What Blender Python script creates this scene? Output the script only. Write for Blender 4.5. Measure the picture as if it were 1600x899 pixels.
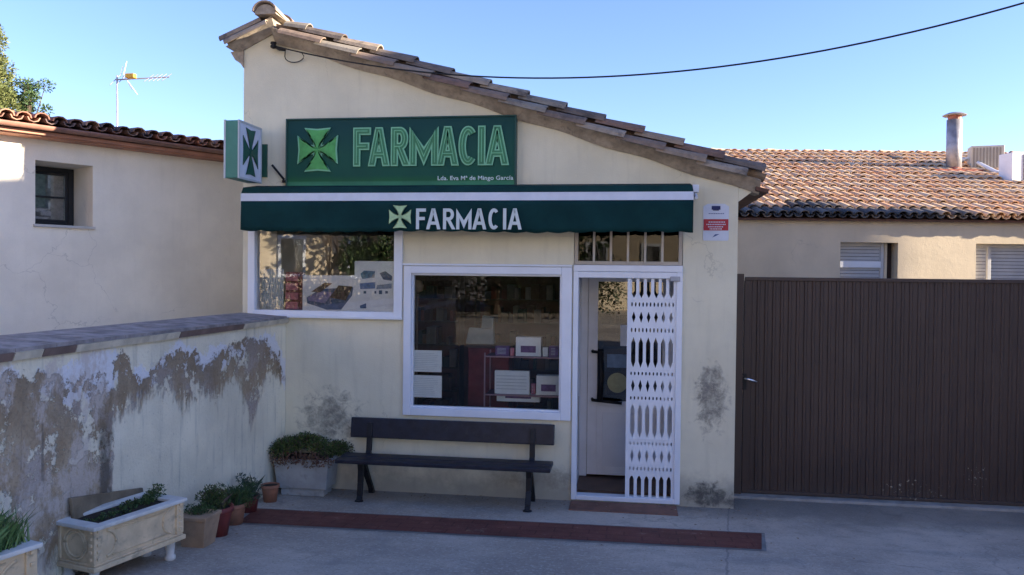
import bpy, math, random
from mathutils import Vector, Matrix
R = math.radians
SC = bpy.context.scene
COL = SC.collection
for o in list(bpy.data.objects): bpy.data.objects.remove(o)

# ------------------------------------------------------------------ camera
F = 1250.0; YAW = R(8.2); PITCH = R(-.9); ROLL = R(.62)
fwd = Vector((-math.sin(YAW)*math.cos(PITCH), math.cos(YAW)*math.cos(PITCH), math.sin(PITCH)))
r0 = Vector((math.cos(YAW), math.sin(YAW), 0)); u0 = r0.cross(fwd)
right = r0*math.cos(ROLL) + u0*math.sin(ROLL); up = right.cross(fwd)
CAM = Vector((0, -7.649, 2.159))
cd = bpy.data.cameras.new('camera'); cam = bpy.data.objects.new('camera', cd); COL.objects.link(cam)
cd.sensor_width = 36; cd.lens = F/1600*36; cd.clip_start = .05; cd.clip_end = 2000
m = Matrix((right, up, -fwd)).transposed().to_4x4(); m.translation = CAM
cam.matrix_world = m; SC.camera = cam

# ------------------------------------------------------------------ light
SUNV = Vector((1.0, -.02, .30)).normalized()
EL = math.asin(SUNV.z); AZ = math.atan2(SUNV.x, SUNV.y)
w = bpy.data.worlds.new('World'); SC.world = w; w.use_nodes = True
nt = w.node_tree; bgn = nt.nodes['Background']
sky = nt.nodes.new('ShaderNodeTexSky'); sky.sky_type = 'NISHITA'; sky.sun_disc = False
sky.sun_elevation = EL; sky.sun_rotation = AZ
sky.air_density = 1.0; sky.dust_density = .15; sky.ozone_density = 3.5; sky.altitude = 300
tint = nt.nodes.new('ShaderNodeMix'); tint.data_type = 'RGBA'; tint.blend_type = 'MULTIPLY'; tint.inputs[0].default_value = 1
tint.inputs[7].default_value = (.83, .755, .93, 1)
nt.links.new(sky.outputs[0], tint.inputs[6]); nt.links.new(tint.outputs[2], bgn.inputs[0]); bgn.inputs[1].default_value = .10
sl = bpy.data.lights.new('sun', 'SUN'); so = bpy.data.objects.new('sun', sl); COL.objects.link(so)
sl.energy = 5.0; sl.angle = R(.5); sl.color = (1.0, .86, .68)
so.rotation_euler = SUNV.to_track_quat('Z', 'Y').to_euler(); so.location = (20, 0, 20)
SC.view_settings.view_transform = 'Standard'; SC.view_settings.look = 'None'
SC.view_settings.exposure = 2.02; SC.view_settings.gamma = 1; SC.view_settings.use_curve_mapping = False

# ------------------------------------------------------------------ projection helpers (photo pixel -> real plane)
def ray(px, py): return fwd + right*((px-800)/F) - up*((py-449.5)/F)
def onY(px, py, Y=0.0):
    d = ray(px, py); return CAM + d*((Y-CAM.y)/d.y)
def onX(px, py, X):
    d = ray(px, py); return CAM + d*((X-CAM.x)/d.x)
def onZ(px, py, Z):
    d = ray(px, py); return CAM + d*((Z-CAM.z)/d.z)
SLOPE = .095
def ground_z(Y):
    t = max(0.0, -Y-.3); return SLOPE*min(t, 8.5)
def onG(px, py, h=0):
    d = ray(px, py); lo, hi = .5, 80
    for _ in range(60):
        mm = (lo+hi)/2; p = CAM + d*mm
        if p.z-ground_z(p.y)-h > 0: lo = mm
        else: hi = mm
    return CAM + d*lo

# ------------------------------------------------------------------ mesh builder
class MB:
    def __init__(s): s.v = []; s.f = []
    def add(s, vs, fs):
        n = len(s.v); s.v += [tuple(x) for x in vs]; s.f += [tuple(i+n for i in f) for f in fs]; return s
    def box(s, x0, x1, y0, y1, z0, z1, M=None):
        vs = [Vector((x, y, z)) for z in (z0, z1) for y in (y0, y1) for x in (x0, x1)]
        if M is not None: vs = [M @ q for q in vs]
        return s.add(vs, [(0,2,3,1), (4,5,7,6), (0,1,5,4), (2,6,7,3), (0,4,6,2), (1,3,7,5)])
    def hexa(s, b, t):      # bottom 4 pts, top 4 pts
        return s.add(list(b)+list(t), [(3,2,1,0), (4,5,6,7), (0,1,5,4), (1,2,6,5), (2,3,7,6), (3,0,4,7)])
    def prism(s, pts, y0, y1, M=None):   # xz polygon (counter-clockwise seen from -Y) extruded in y
        n = len(pts); vs = [Vector((x, y0, z)) for x, z in pts] + [Vector((x, y1, z)) for x, z in pts]
        if M is not None: vs = [M @ q for q in vs]
        return s.add(vs, [tuple(range(n)), tuple(range(2*n-1, n-1, -1))] + [(i, i+n, (i+1) % n+n, (i+1) % n) for i in range(n)])
    def tube(s, pts, r, seg=8, r2=None):
        pts = [Vector(p) for p in pts]; n = len(pts); vs = []
        for i, p in enumerate(pts):
            t = (pts[min(i+1, n-1)]-pts[max(i-1, 0)]).normalized()
            a = t.cross(Vector((0, 0, 1)));
            if a.length < .1: a = t.cross(Vector((1, 0, 0)))
            a.normalize(); b = t.cross(a)
            rr = r if r2 is None else r+(r2-r)*i/(n-1)
            vs += [p+(a*math.cos(k*2*math.pi/seg)+b*math.sin(k*2*math.pi/seg))*rr for k in range(seg)]
        fs = [(i*seg+k, i*seg+(k+1) % seg, (i+1)*seg+(k+1) % seg, (i+1)*seg+k) for i in range(n-1) for k in range(seg)]
        fs += [tuple(range(seg-1, -1, -1)), tuple((n-1)*seg+k for k in range(seg))]
        return s.add(vs, fs)
    def lathe(s, c, prof, seg=20):
        vs = [(c[0]+r*math.cos(k*2*math.pi/seg), c[1]+r*math.sin(k*2*math.pi/seg), c[2]+z) for r, z in prof for k in range(seg)]
        n = len(prof)
        fs = [(i*seg+k, i*seg+(k+1) % seg, (i+1)*seg+(k+1) % seg, (i+1)*seg+k) for i in range(n-1) for k in range(seg)]
        fs += [tuple(range(seg-1, -1, -1)), tuple((n-1)*seg+k for k in range(seg))]
        return s.add(vs, fs)
    def quad(s, a, b, c, d): return s.add([a, b, c, d], [(0,1,2,3)])
    def build(s, name, mat, parent=None, smooth=False, bevel=0, local=False):
        me = bpy.data.meshes.new(name)
        vs = s.v
        if parent is not None and not local:
            inv = parent.matrix_world.inverted() if False else (Matrix.Translation(parent.location) @ Matrix.Rotation(parent.rotation_euler.z, 4, 'Z')).inverted()
            if parent.parent is not None: inv = Matrix.Identity(4) if False else (Matrix.Translation(ROOT(parent).location) @ Matrix.Rotation(ROOT(parent).rotation_euler.z, 4, 'Z')).inverted()
            vs = [inv @ Vector(q) for q in vs]
        me.from_pydata(vs, [], s.f); me.update()
        if smooth:
            for p in me.polygons: p.use_smooth = True
        me.materials.append(mat)
        o = bpy.data.objects.new(name, me); COL.objects.link(o)
        if parent is not None: o.parent = parent
        if bevel:
            b = o.modifiers.new('bevel', 'BEVEL'); b.width = bevel; b.segments = 2; b.limit_method = 'ANGLE'
        return o
def ROOT(o):
    while o.parent is not None: o = o.parent
    return o
def thing(name, loc, label, cat, group=None, rz=0):
    o = bpy.data.objects.new(name, None); COL.objects.link(o); o.empty_display_size = .1
    o.location = loc; o.rotation_euler = (0, 0, rz); tag(o, label, cat, group); return o
def tag(o, label, cat, group=None):
    o['label'] = label; o['category'] = cat
    if group: o['group'] = group
    return o
def struct(o, kind='structure'): o['kind'] = kind; return o

# ------------------------------------------------------------------ materials
class NT:
    def __init__(s, name):
        s.m = bpy.data.materials.new(name); s.m.use_nodes = True; s.t = s.m.node_tree; s.n = s.t.nodes
        s.b = s.n['Principled BSDF']; s.geo = s.n.new('ShaderNodeNewGeometry')
        s.sep = s.n.new('ShaderNodeSeparateXYZ'); s.l(s.geo.outputs['Position'], s.sep.inputs[0])
        s.X, s.Y, s.Z = s.sep.outputs
    def l(s, a, b): s.t.links.new(a, b)
    def set(s, sock, v):
        if hasattr(v, 'links') or isinstance(v, bpy.types.NodeSocket): s.l(v, sock)
        else: sock.default_value = v
    def math(s, op, a, b=0.0, c=None, clamp=False):
        n = s.n.new('ShaderNodeMath'); n.operation = op; n.use_clamp = clamp
        s.set(n.inputs[0], a); s.set(n.inputs[1], b)
        if c is not None: s.set(n.inputs[2], c)
        return n.outputs[0]
    def noise(s, scale, detail=4, rough=.6, stretch=None, out=0, dist=0):
        n = s.n.new('ShaderNodeTexNoise'); n.inputs['Scale'].default_value = scale; n.inputs['Detail'].default_value = detail
        n.inputs['Roughness'].default_value = rough; n.inputs['Distortion'].default_value = dist
        if stretch:
            mp = s.n.new('ShaderNodeMapping'); mp.inputs['Scale'].default_value = stretch
            s.l(s.geo.outputs['Position'], mp.inputs[0]); s.l(mp.outputs[0], n.inputs['Vector'])
        else: s.l(s.geo.outputs['Position'], n.inputs['Vector'])
        return n.outputs[out]
    def mix(s, fac, a, b):
        n = s.n.new('ShaderNodeMix'); n.data_type = 'RGBA'
        s.set(n.inputs[0], fac)
        s.set(n.inputs[6], a if not isinstance(a, tuple) else (*a, 1)); s.set(n.inputs[7], b if not isinstance(b, tuple) else (*b, 1))
        return n.outputs[2]
    def ramp(s, fac, stops, interp='LINEAR'):
        n = s.n.new('ShaderNodeValToRGB'); n.color_ramp.interpolation = interp
        s.l(fac, n.inputs[0]); e = n.color_ramp.elements
        while len(e) > 1: e.remove(e[-1])
        for i, (p, c) in enumerate(stops):
            el = e[0] if i == 0 else e.new(p)
            el.position = p; el.color = (*c, 1) if isinstance(c, tuple) else (c, c, c, 1)
        return n.outputs[0]
    def step(s, v, a, b):   # smoothstep a->b to 0->1
        n = s.n.new('ShaderNodeMapRange'); n.interpolation_type = 'SMOOTHSTEP'
        s.set(n.inputs[0], v); s.set(n.inputs[1], a); s.set(n.inputs[2], b); n.inputs[3].default_value = 0; n.inputs[4].default_value = 1
        return n.outputs[0]
    def bump(s, h, strength=.3, dist=.01):
        n = s.n.new('ShaderNodeBump'); n.inputs['Strength'].default_value = strength; n.inputs['Distance'].default_value = dist
        s.l(h, n.inputs['Height']); s.l(n.outputs[0], s.b.inputs['Normal'])
    def fin(s, col, rough=.7, metal=0, spec=.4):
        s.set(s.b.inputs['Base Color'], col if not isinstance(col, tuple) else (*col, 1))
        s.set(s.b.inputs['Roughness'], rough); s.b.inputs['Metallic'].default_value = metal
        s.b.inputs['Specular IOR Level'].default_value = spec
        return s.m
def mul(c, k): return tuple(min(1, x*k) for x in c)
def M(name, col, rough=.7, var=.12, scale=4, bump=.15, bscale=60, metal=0, spec=.35, dirt=None, dirt_amt=.5):
    n = NT(name); nz = n.noise(scale, 5)
    c = n.mix(n.step(nz, .3, .7), mul(col, 1-var), mul(col, 1+var))
    if dirt:
        d = n.math('MULTIPLY', n.step(n.noise(scale*1.7, 6, .65, dist=.5), .52, .72), dirt_amt); c = n.mix(d, c, dirt)
    if bump: n.bump(n.noise(bscale, 3), bump, .005)
    return n.fin(c, rough, metal, spec)
def MI(name, cols, rough=.85, nscale=9, nvar=.35, bump=.4, dark=None, spec=.2):    # colour per island (tile, leaf)
    n = NT(name); st = [(i/(len(cols)), c) for i, c in enumerate(cols)]
    c = n.ramp(n.geo.outputs['Random Per Island'], st, 'CONSTANT')
    nz = n.step(n.noise(nscale, 5, .65), .35, .75)
    hs = n.n.new('ShaderNodeHueSaturation'); n.l(c, hs.inputs['Color'])
    n.l(n.math('MULTIPLY_ADD', nz, -nvar, 1+nvar*.4), hs.inputs['Value'])
    c = hs.outputs[0]
    if dark: c = n.mix(n.math('MULTIPLY', n.step(n.noise(nscale*.35, 6, .7), .5, .68), .8), c, dark)
    if bump: n.bump(n.noise(45, 4), bump, .006)
    return n.fin(c, rough, 0, spec)

CREAM = (.715, .672, .51)
def plaster(name, base, blobs=(), axis='X', streak=.25, base_dirt=True, scale=1.3):
    n = NT(name)
    c = n.mix(n.step(n.noise(scale, 6, .6), .3, .7), mul(base, .9), mul(base, 1.06))
    st = n.step(n.noise(5, 5, .6, stretch=(2.2, 2.2, .22)), .5, .75)
    c = n.mix(n.math('MULTIPLY', st, streak), c, mul(base, .62))
    sp = n.step(n.noise(26, 4, .7), .62, .74)
    c = n.mix(n.math('MULTIPLY', sp, .22), c, mul(base, .6))
    if base_dirt:
        h = n.math('ADD', n.Z, n.math('MULTIPLY', n.noise(3.2, 5, .7), -.62))
        d = n.math('SUBTRACT', 1.0, n.step(h, -.28, .1)); c = n.mix(n.math('MULTIPLY', d, .65), c, (.17, .165, .15))
    A = n.X if axis == 'X' else n.Y
    for cx, cz, rx, rz, col, amt in blobs:
        dx = n.math('DIVIDE', n.math('SUBTRACT', A, cx), rx); dz = n.math('DIVIDE', n.math('SUBTRACT', n.Z, cz), rz)
        d = n.math('SQRT', n.math('ADD', n.math('MULTIPLY', dx, dx), n.math('MULTIPLY', dz, dz)))
        nz = n.math('MULTIPLY_ADD', n.noise(9, 6, .72, dist=.6), 2.6, -1.3)
        mk = n.math('MULTIPLY', n.math('SUBTRACT', 1.0, n.step(n.math('ADD', d, nz), .35, 1.05)), n.math('MULTIPLY_ADD', n.step(n.noise(12, 7, .8), .38, .6), .55, .5))
        c = n.mix(n.math('MULTIPLY', mk, amt), c, col)
    vo = n.n.new('ShaderNodeTexVoronoi'); vo.feature = 'DISTANCE_TO_EDGE'; vo.inputs['Scale'].default_value = .9
    wp = n.n.new('ShaderNodeVectorMath'); wp.operation = 'ADD'; nv = n.n.new('ShaderNodeTexNoise'); nv.inputs['Scale'].default_value = 5; nv.inputs['Detail'].default_value = 6
    n.l(n.geo.outputs['Position'], nv.inputs['Vector']); sc_ = n.n.new('ShaderNodeVectorMath'); sc_.operation = 'SCALE'; sc_.inputs['Scale'].default_value = .35
    n.l(nv.outputs[1], sc_.inputs[0]); n.l(n.geo.outputs['Position'], wp.inputs[0]); n.l(sc_.outputs[0], wp.inputs[1]); n.l(wp.outputs[0], vo.inputs['Vector'])
    ck = n.math('MULTIPLY', n.math('SUBTRACT', 1.0, n.step(vo.outputs[0], .0012, .005)), n.step(n.noise(.9, 3), .50, .58))
    c = n.mix(n.math('MULTIPLY', ck, .35), c, mul(base, .45))
    gr = n.step(n.noise(140, 3, .7), .35, .7); c = n.mix(n.math('MULTIPLY', gr, .14), c, mul(base, .72))
    pt = n.step(n.noise(.8, 3, .5), .56, .60); c = n.mix(n.math('MULTIPLY', pt, .13), c, mul(base, 1.15))
    hb = n.math('ADD', n.noise(70, 4), n.math('MULTIPLY', n.noise(9, 3), 1.2)); n.bump(hb, .28, .008)
    return n.fin(c, .88, 0, .25)

m_facade = plaster('facade_plaster', CREAM, [(-2.95, .72, .34, .3, (.14, .135, .12), .85), (.79, 1.02, .17, .36, (.17, .16, .14), .9),
                   (.74, 1.2, .07, .16, (.2, .19, .17), .8), (.78, .12, .26, .13, (.07, .07, .065), .95), (.95, .06, .2, .06, (.1, .095, .09), .9),
                   (-.75, .2, .5, .12, (.22, .2, .16), .6)])
m_cream2 = plaster('cream_render', (.68, .57, .41), streak=.12, base_dirt=False)
m_grey_render = plaster('pale_render', (.855, .79, .665), streak=.1, base_dirt=False)
m_white = M('white_aluminium', (.70, .74, .80), .35, .04, 3, .03, 40, spec=.5)
m_whitep = M('white_painted_steel', (.72, .75, .80), .45, .05, 5, .04, 50)
m_glass = None
def glass(name, tint=(.93, .96, .97), minr=.0, k=.9):
    mt = bpy.data.materials.new(name); mt.use_nodes = True; t = mt.node_tree; t.nodes.clear()
    out = t.nodes.new('ShaderNodeOutputMaterial'); mx = t.nodes.new('ShaderNodeMixShader')
    tr = t.nodes.new('ShaderNodeBsdfTransparent'); tr.inputs[0].default_value = (*tint, 1)
    gl = t.nodes.new('ShaderNodeBsdfGlossy'); gl.inputs['Roughness'].default_value = .012
    fr = t.nodes.new('ShaderNodeFresnel'); fr.inputs[0].default_value = 1.5
    ma = t.nodes.new('ShaderNodeMath'); ma.operation = 'MULTIPLY_ADD'; ma.inputs[1].default_value = k; ma.inputs[2].default_value = minr
    nz = t.nodes.new('ShaderNodeTexNoise'); nz.inputs['Scale'].default_value = 1.1; bp = t.nodes.new('ShaderNodeBump'); bp.inputs['Strength'].default_value = .05; bp.inputs['Distance'].default_value = .02
    ge = t.nodes.new('ShaderNodeNewGeometry'); t.links.new(ge.outputs['Position'], nz.inputs['Vector'])
    t.links.new(nz.outputs[0], bp.inputs['Height']); t.links.new(bp.outputs[0], gl.inputs['Normal'])
    t.links.new(fr.outputs[0], ma.inputs[0]); t.links.new(ma.outputs[0], mx.inputs[0])
    t.links.new(tr.outputs[0], mx.inputs[1]); t.links.new(gl.outputs[0], mx.inputs[2]); t.links.new(mx.outputs[0], out.inputs[0])
    return mt
m_glass = glass('window_glass'); m_glass_d = glass('tinted_glass', (.35, .36, .36), .0, .55)
m_glass_side = glass('side_window_glass', (.98, .99, .99), .05, 1.2)
m_green_dk = M('dark_green_canvas', (.006, .036, .036), .8, .15, 6, .25, 300, spec=.15)
m_valance = M('valance_canvas', (.006, .035, .036), .85, .2, 3, .25, 300, spec=.12)
m_letter_w = M('white_lettering', (.55, .62, .62), .7, .05, 8, 0)
m_stripe = M('white_canvas', (.62, .66, .74), .8, .06, 5, .2, 200)
m_pale_green = M('pale_green_neon', (.20, .50, .30), .5, .05, 6, 0)
m_mid_green = M('mid_green_letter', (.045, .20, .095), .5, .1, 8, 0)
m_bright_green = M('bright_green_cross', (.075, .34, .09), .5, .2, 12, 0)
m_cross_aw = M('awning_cross_green', (.38, .55, .30), .7, .1, 20, 0)
m_bench = M('black_painted_wood', (.016, .018, .030), .42, .3, 10, .2, 80, spec=.4, dirt=(.05, .045, .045), dirt_amt=.35)
m_iron = M('black_iron', (.012, .012, .014), .5, .2, 10, .2, 60)
m_wood_brown = M('brown_wood', (.085, .045, .03), .6, .3, 7, .25, 60)
m_soffit = M('brown_eave_board', (.12, .055, .035), .7, .25, 6, .2, 50)
m_concrete = M('grey_concrete', (.36, .36, .345), .9, .14, 5, .35, 55, dirt=(.14, .135, .12), dirt_amt=.5)
m_planter = M('cast_stone', (.66, .51, .32), .85, .15, 7, .4, 60, dirt=(.22, .19, .14), dirt_amt=.55)
m_planter_rim = M('pale_cast_stone', (.62, .60, .55), .8, .1, 7, .3, 60, dirt=(.3, .27, .22), dirt_amt=.4)
m_terra = M('terracotta', (.30, .13, .075), .8, .2, 8, .25, 60, dirt=(.16, .12, .09), dirt_amt=.5)
m_terra_pale = M('pale_terracotta', (.36, .24, .15), .8, .15, 8, .25, 60, dirt=(.18, .14, .1), dirt_amt=.5)
m_redpot = M('red_glazed_pot', (.17, .035, .03), .5, .2, 8, .1, 60)
m_soil = M('soil', (.03, .022, .016), .95, .3, 20, .6, 60)
m_mortar = M('roof_mortar', (.34, .285, .22), .95, .25, 9, .6, 45, dirt=(.12, .1, .085), dirt_amt=.6)
m_tile_ph = MI('old_roof_tiles', [(.21, .155, .12), (.27, .205, .15), (.16, .13, .11), (.31, .25, .19), (.20, .125, .095), (.25, .22, .18)], dark=(.07, .06, .055))
m_tile_r = MI('sunlit_roof_tiles', [(.57, .36, .22), (.61, .43, .28), (.54, .33, .20), (.65, .49, .33), (.58, .40, .25), (.52, .36, .24), (.63, .46, .30), (.59, .38, .23)], nvar=.2, dark=(.42, .30, .21))
m_tile_r_shade = MI('shaded_eave_tiles', [(.11, .10, .095), (.16, .14, .125), (.09, .08, .078), (.2, .16, .13)], dark=(.05, .05, .05))  # dark copy of the roof tiles, eave shade put into the colour
m_tile_l = MI('left_roof_tiles', [(.34, .16, .11), (.28, .14, .10), (.38, .22, .15), (.22, .12, .09), (.16, .11, .1)], dark=(.09, .07, .07))
m_fascia = M('terracotta_fascia', (.40, .19, .125), .7, .15, 5, .15, 60)
m_steel = M('galvanised_flue', (.34, .33, .34), .5, .2, 9, .05, 30, metal=.6)
m_ac = M('beige_ac_casing', (.56, .52, .45), .6, .06, 6, .05)
m_ac_d = M('dark_grille', (.06, .06, .065), .6, .2, 8, 0)
m_dark = M('dark_interior', (.035, .022, .02), .8, .3, 3, 0)
m_paper = M('white_paper', (.84, .86, .88), .8, .04, 12, 0)
m_bluegrey = M('blue_print', (.05, .10, .2), .7, .3, 25, 0)
m_brownprint = M('brown_print', (.12, .07, .055), .7, .3, 25, 0)
m_darkred = M('dark_red_board', (.16, .02, .025), .6, .3, 6, 0)
m_pink = M('pink_print', (.5, .16, .2), .7, .3, 20, 0)
m_purple = M('purple_box', (.16, .08, .22), .6, .3, 25, 0)
m_ink = M('grey_ink', (.12, .13, .15), .7, .2, 30, 0)
m_red = M('red_print', (.42, .03, .04), .6, .15, 20, 0)
m_navy = M('navy_print', (.02, .03, .12), .6, .15, 20, 0)
m_black = M('black_rubber', (.01, .01, .011), .6, .2, 20, 0)
m_bark = M('bark', (.12, .09, .065), .9, .3, 10, .6, 40)
GREEN = [(.035, .07, .022), (.05, .10, .03), (.028, .055, .022), (.075, .12, .035), (.045, .085, .03), (.10, .14, .05)]
m_leaf_dark = MI('dark_leaves', GREEN, .6, 6, .3, 0, spec=.3)
m_leaf_mix = MI('shrub_leaves', [(.05, .085, .02), (.085, .12, .03), (.035, .06, .02), (.13, .15, .04), (.06, .10, .025), (.10, .06, .05)], .6, 6, .3, 0, spec=.3)
m_leaf_grass = MI('grassy_leaves', [(.09, .17, .05), (.14, .24, .08), (.07, .13, .045), (.18, .28, .10)], .6, 6, .3, 0, spec=.3)
m_leaf_grey = MI('grey_green_leaves', [(.06, .09, .055), (.09, .12, .08), (.04, .07, .045), (.05, .09, .06)], .6, 6, .3, 0, spec=.3)
m_leaf_conifer = MI('conifer_leaves', [(.10, .12, .035), (.14, .16, .05), (.07, .09, .03), (.18, .19, .07), (.09, .11, .04)], .65, 3, .35, 0, spec=.2)
m_stalk = MI('dead_flower', [(.16, .08, .06), (.12, .07, .05), (.20, .13, .08)], .8, 6, .3, 0)

# ------------------------------------------------------------------ text
def text_mb(body, x0, x1, z0, z1, y, thick=.004, fat=0.0, ref=None):
    """text fitted to a box on a plane facing -Y; ref re-uses another layer's fit"""
    cu = bpy.data.curves.new('txt', 'FONT'); cu.body = body; cu.size = 1; cu.offset = fat; cu.resolution_u = 6
    cu.space_character = 1.04
    ob = bpy.data.objects.new('txt', cu); COL.objects.link(ob)
    dg = bpy.context.evaluated_depsgraph_get(); dg.update()
    me = bpy.data.meshes.new_from_object(ob.evaluated_get(dg))
    vs = [v.co.copy() for v in me.vertices]; fs = [tuple(p.vertices) for p in me.polygons]
    edges = {}
    for f in fs:
        for i in range(len(f)):
            k = (f[i], f[(i+1) % len(f)]); edges[k] = 1
    bnd = [k for k in edges if (k[1], k[0]) not in edges]
    bpy.data.objects.remove(ob); bpy.data.curves.remove(cu); bpy.data.meshes.remove(me)
    if ref is None:
        a0 = min(v.x for v in vs); a1 = max(v.x for v in vs); b0 = min(v.y for v in vs); b1 = max(v.y for v in vs)
        ref = ((x1-x0)/(a1-a0), x0-a0*(x1-x0)/(a1-a0), (z1-z0)/(b1-b0), z0-b0*(z1-z0)/(b1-b0))
    sx, ox, sz, oz = ref
    n = len(vs); mb = MB()
    # letters step forward a hair one after another so that touching ones never share a plane
    lab = list(range(n))
    ch = True
    while ch:
        ch = False
        for f in fs:
            k0 = min(lab[i] for i in f)
            for i in f:
                if lab[i] != k0: lab[i] = k0; ch = True
    order = {k: i for i, k in enumerate(sorted(set(lab)))}
    dy = [.0004*(order[l]%2)+.00005*order[l] for l in lab]
    V = [(v.x*sx+ox, y-thick-dy[i], v.y*sz+oz) for i, v in enumerate(vs)] + [(v.x*sx+ox, y, v.y*sz+oz) for v in vs]; __ = [(v.x*sx+ox, y-thick, v.y*sz+oz) for v in vs] + [(v.x*sx+ox, y, v.y*sz+oz) for v in vs]
    mb.add(V, fs + [(b, a, a+n, b+n) for a, b in bnd])
    return mb, ref
def cross_pts(cx, cz, rx, rz, grow=0.0, sq=1.0):
    """eight-ended flared pharmacy cross outline"""
    arm = []
    for t in [0, .25, .5, .75, 1]:
        w_ = .13+.50*(t**1.7); h = .17+(1.0-.17)*t
        arm.append((w_+grow, h))
    pts = []
    half = [( a, b) for a, b in arm]                       # right side of the top arm going out
    top = [(a, min(b+ (grow if i == 4 else 0), 2)) for i, (a, b) in enumerate(half)]
    seq = []
    for k in range(4):
        an = -k*math.pi/2
        L = [(-a, b) for a, b in top] + [(0, top[-1][1]-.06)] + [(a, b) for a, b in reversed(top)]
        for a, b in L: seq.append((a*math.cos(an)-b*math.sin(an), a*math.sin(an)+b*math.cos(an)))
    return [(cx+x*rx, cz+z*rz) for x, z in reversed(seq)]
def cross_mb(cx, cz, rx, rz, y, thick=.005, grow=0.0):
    P = cross_pts(cx, cz, rx, rz, grow); n = len(P)
    mb = MB(); V = [(cx, y-thick, cz)] + [(x, y-thick, z) for x, z in P] + [(x, y, z) for x, z in P]
    fs = [(0, i+1, (i+1) % n+1) for i in range(n)] + [(i+1, i+1+n, (i+1) % n+1+n, (i+1) % n+1) for i in range(n)]
    return mb.add(V, fs)

# ================================================================== SETTING: ground
gm = NT('forecourt_concrete')
a = gm.noise(.55, 6, .62); b_ = gm.noise(2.3, 6, .6)
c = gm.mix(gm.step(a, .35, .68), (.32, .275, .225), (.60, .52, .425))
c = gm.mix(gm.math('MULTIPLY', gm.step(b_, .45, .7), .6), c, (.27, .24, .2))
c = gm.mix(gm.math('MULTIPLY', gm.step(gm.noise(.9, 5, .6, stretch=(.5, 2.4, 1)), .55, .7), .4), c, (.26, .26, .25))
c = gm.mix(gm.math('MULTIPLY', gm.step(gm.noise(34, 4, .75), .5, .66), .6), c, (.58, .53, .45))
c = gm.mix(gm.math('MULTIPLY', gm.step(gm.noise(52, 4, .75), .54, .68), .6), c, (.13, .12, .105))
# darker band along the foot of the facade
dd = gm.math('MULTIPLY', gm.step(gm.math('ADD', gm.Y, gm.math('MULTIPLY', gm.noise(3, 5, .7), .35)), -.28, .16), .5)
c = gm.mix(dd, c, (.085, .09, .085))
# a long control joint running away from the corner
jx = gm.math('ABSOLUTE', gm.math('SUBTRACT', gm.math('ADD', gm.X, gm.math('MULTIPLY', gm.noise(6, 3), .05)), gm.math('MULTIPLY_ADD', gm.Y, .13, .99)))
c = gm.mix(gm.math('MULTIPLY', gm.math('SUBTRACT', 1.0, gm.step(jx, .004, .012)), .45), c, (.10, .10, .10))
# a few pale scuffs
sc = gm.step(gm.noise(1.9, 4, .6, stretch=(1, 3.5, 1)), .68, .72)
c = gm.mix(gm.math('MULTIPLY', sc, .4), c, (.34, .34, .33))
vo = gm.n.new('ShaderNodeTexVoronoi'); vo.feature = 'DISTANCE_TO_EDGE'; vo.inputs['Scale'].default_value = .55
wp = gm.n.new('ShaderNodeVectorMath'); wp.operation = 'ADD'; sc_ = gm.n.new('ShaderNodeVectorMath'); sc_.operation = 'SCALE'; sc_.inputs['Scale'].default_value = .5
nv = gm.n.new('ShaderNodeTexNoise'); nv.inputs['Scale'].default_value = 2.5; nv.inputs['Detail'].default_value = 7; gm.l(gm.geo.outputs['Position'], nv.inputs['Vector'])
gm.l(nv.outputs[1], sc_.inputs[0]); gm.l(gm.geo.outputs['Position'], wp.inputs[0]); gm.l(sc_.outputs[0], wp.inputs[1]); gm.l(wp.outputs[0], vo.inputs['Vector'])
ck = gm.math('MULTIPLY', gm.math('SUBTRACT', 1.0, gm.step(vo.outputs[0], .002, .008)), gm.step(gm.noise(.7, 3), .46, .54))
c = gm.mix(gm.math('MULTIPLY', ck, .35), c, (.14, .13, .12))
c = gm.mix(gm.math('MULTIPLY', gm.step(gm.noise(1.4, 7, .75, dist=.3), .52, .68), .45), c, (.24, .22, .19))
c = gm.mix(gm.math('MULTIPLY', gm.step(gm.noise(170, 2, .6), .56, .68), .4), c, (.46, .45, .42))
gm.bump(gm.math('ADD', gm.noise(120, 3), gm.noise(9, 4)), .35, .008)
m_ground = gm.fin(c, .82, 0, .35)
g = MB()
ys = [-160, -60, -30, -15, -8.8, -7, -5, -3, -1.5, -.8, -.45, -.3, -.1, .3, 3, 8, 20, 60, 200]
xs = [-200, -60, -20, -8, -4, -2, 0, 2, 5, 10, 20, 60, 200]
V = [(x, y, ground_z(y)) for y in ys for x in xs]; n = len(xs)
g.add(V, [(j*n+i, j*n+i+1, (j+1)*n+i+1, (j+1)*n+i) for j in range(len(ys)-1) for i in range(n-1)])
struct(g.build('ground', m_ground))

st = NT('red_tile_strip')
c = st.mix(st.step(st.noise(3, 6, .7), .3, .7), (.12, .038, .03), (.20, .066, .05))
c = st.mix(st.math('MULTIPLY', st.step(st.noise(1.2, 5, .7, dist=.5), .56, .66), .55), c, (.06, .045, .042))
c = st.mix(st.math('MULTIPLY', st.step(st.noise(6, 6, .8), .60, .66), .6), c, (.30, .22, .18))
c = st.mix(st.math('MULTIPLY', st.step(st.noise(40, 4, .75), .55, .68), .5), c, (.24, .16, .13))
jn = st.n.new('ShaderNodeTexBrick'); jn.inputs['Scale'].default_value = 1.0; jn.inputs['Brick Width'].default_value = .28; jn.inputs['Row Height'].default_value = .14
jn.inputs['Mortar Size'].default_value = .006; jn.inputs['Color1'].default_value = (1,1,1,1); jn.inputs['Color2'].default_value = (.82,.82,.82,1); jn.inputs['Mortar'].default_value = (.45,.42,.4,1)
st.l(st.geo.outputs['Position'], jn.inputs['Vector'])
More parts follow.
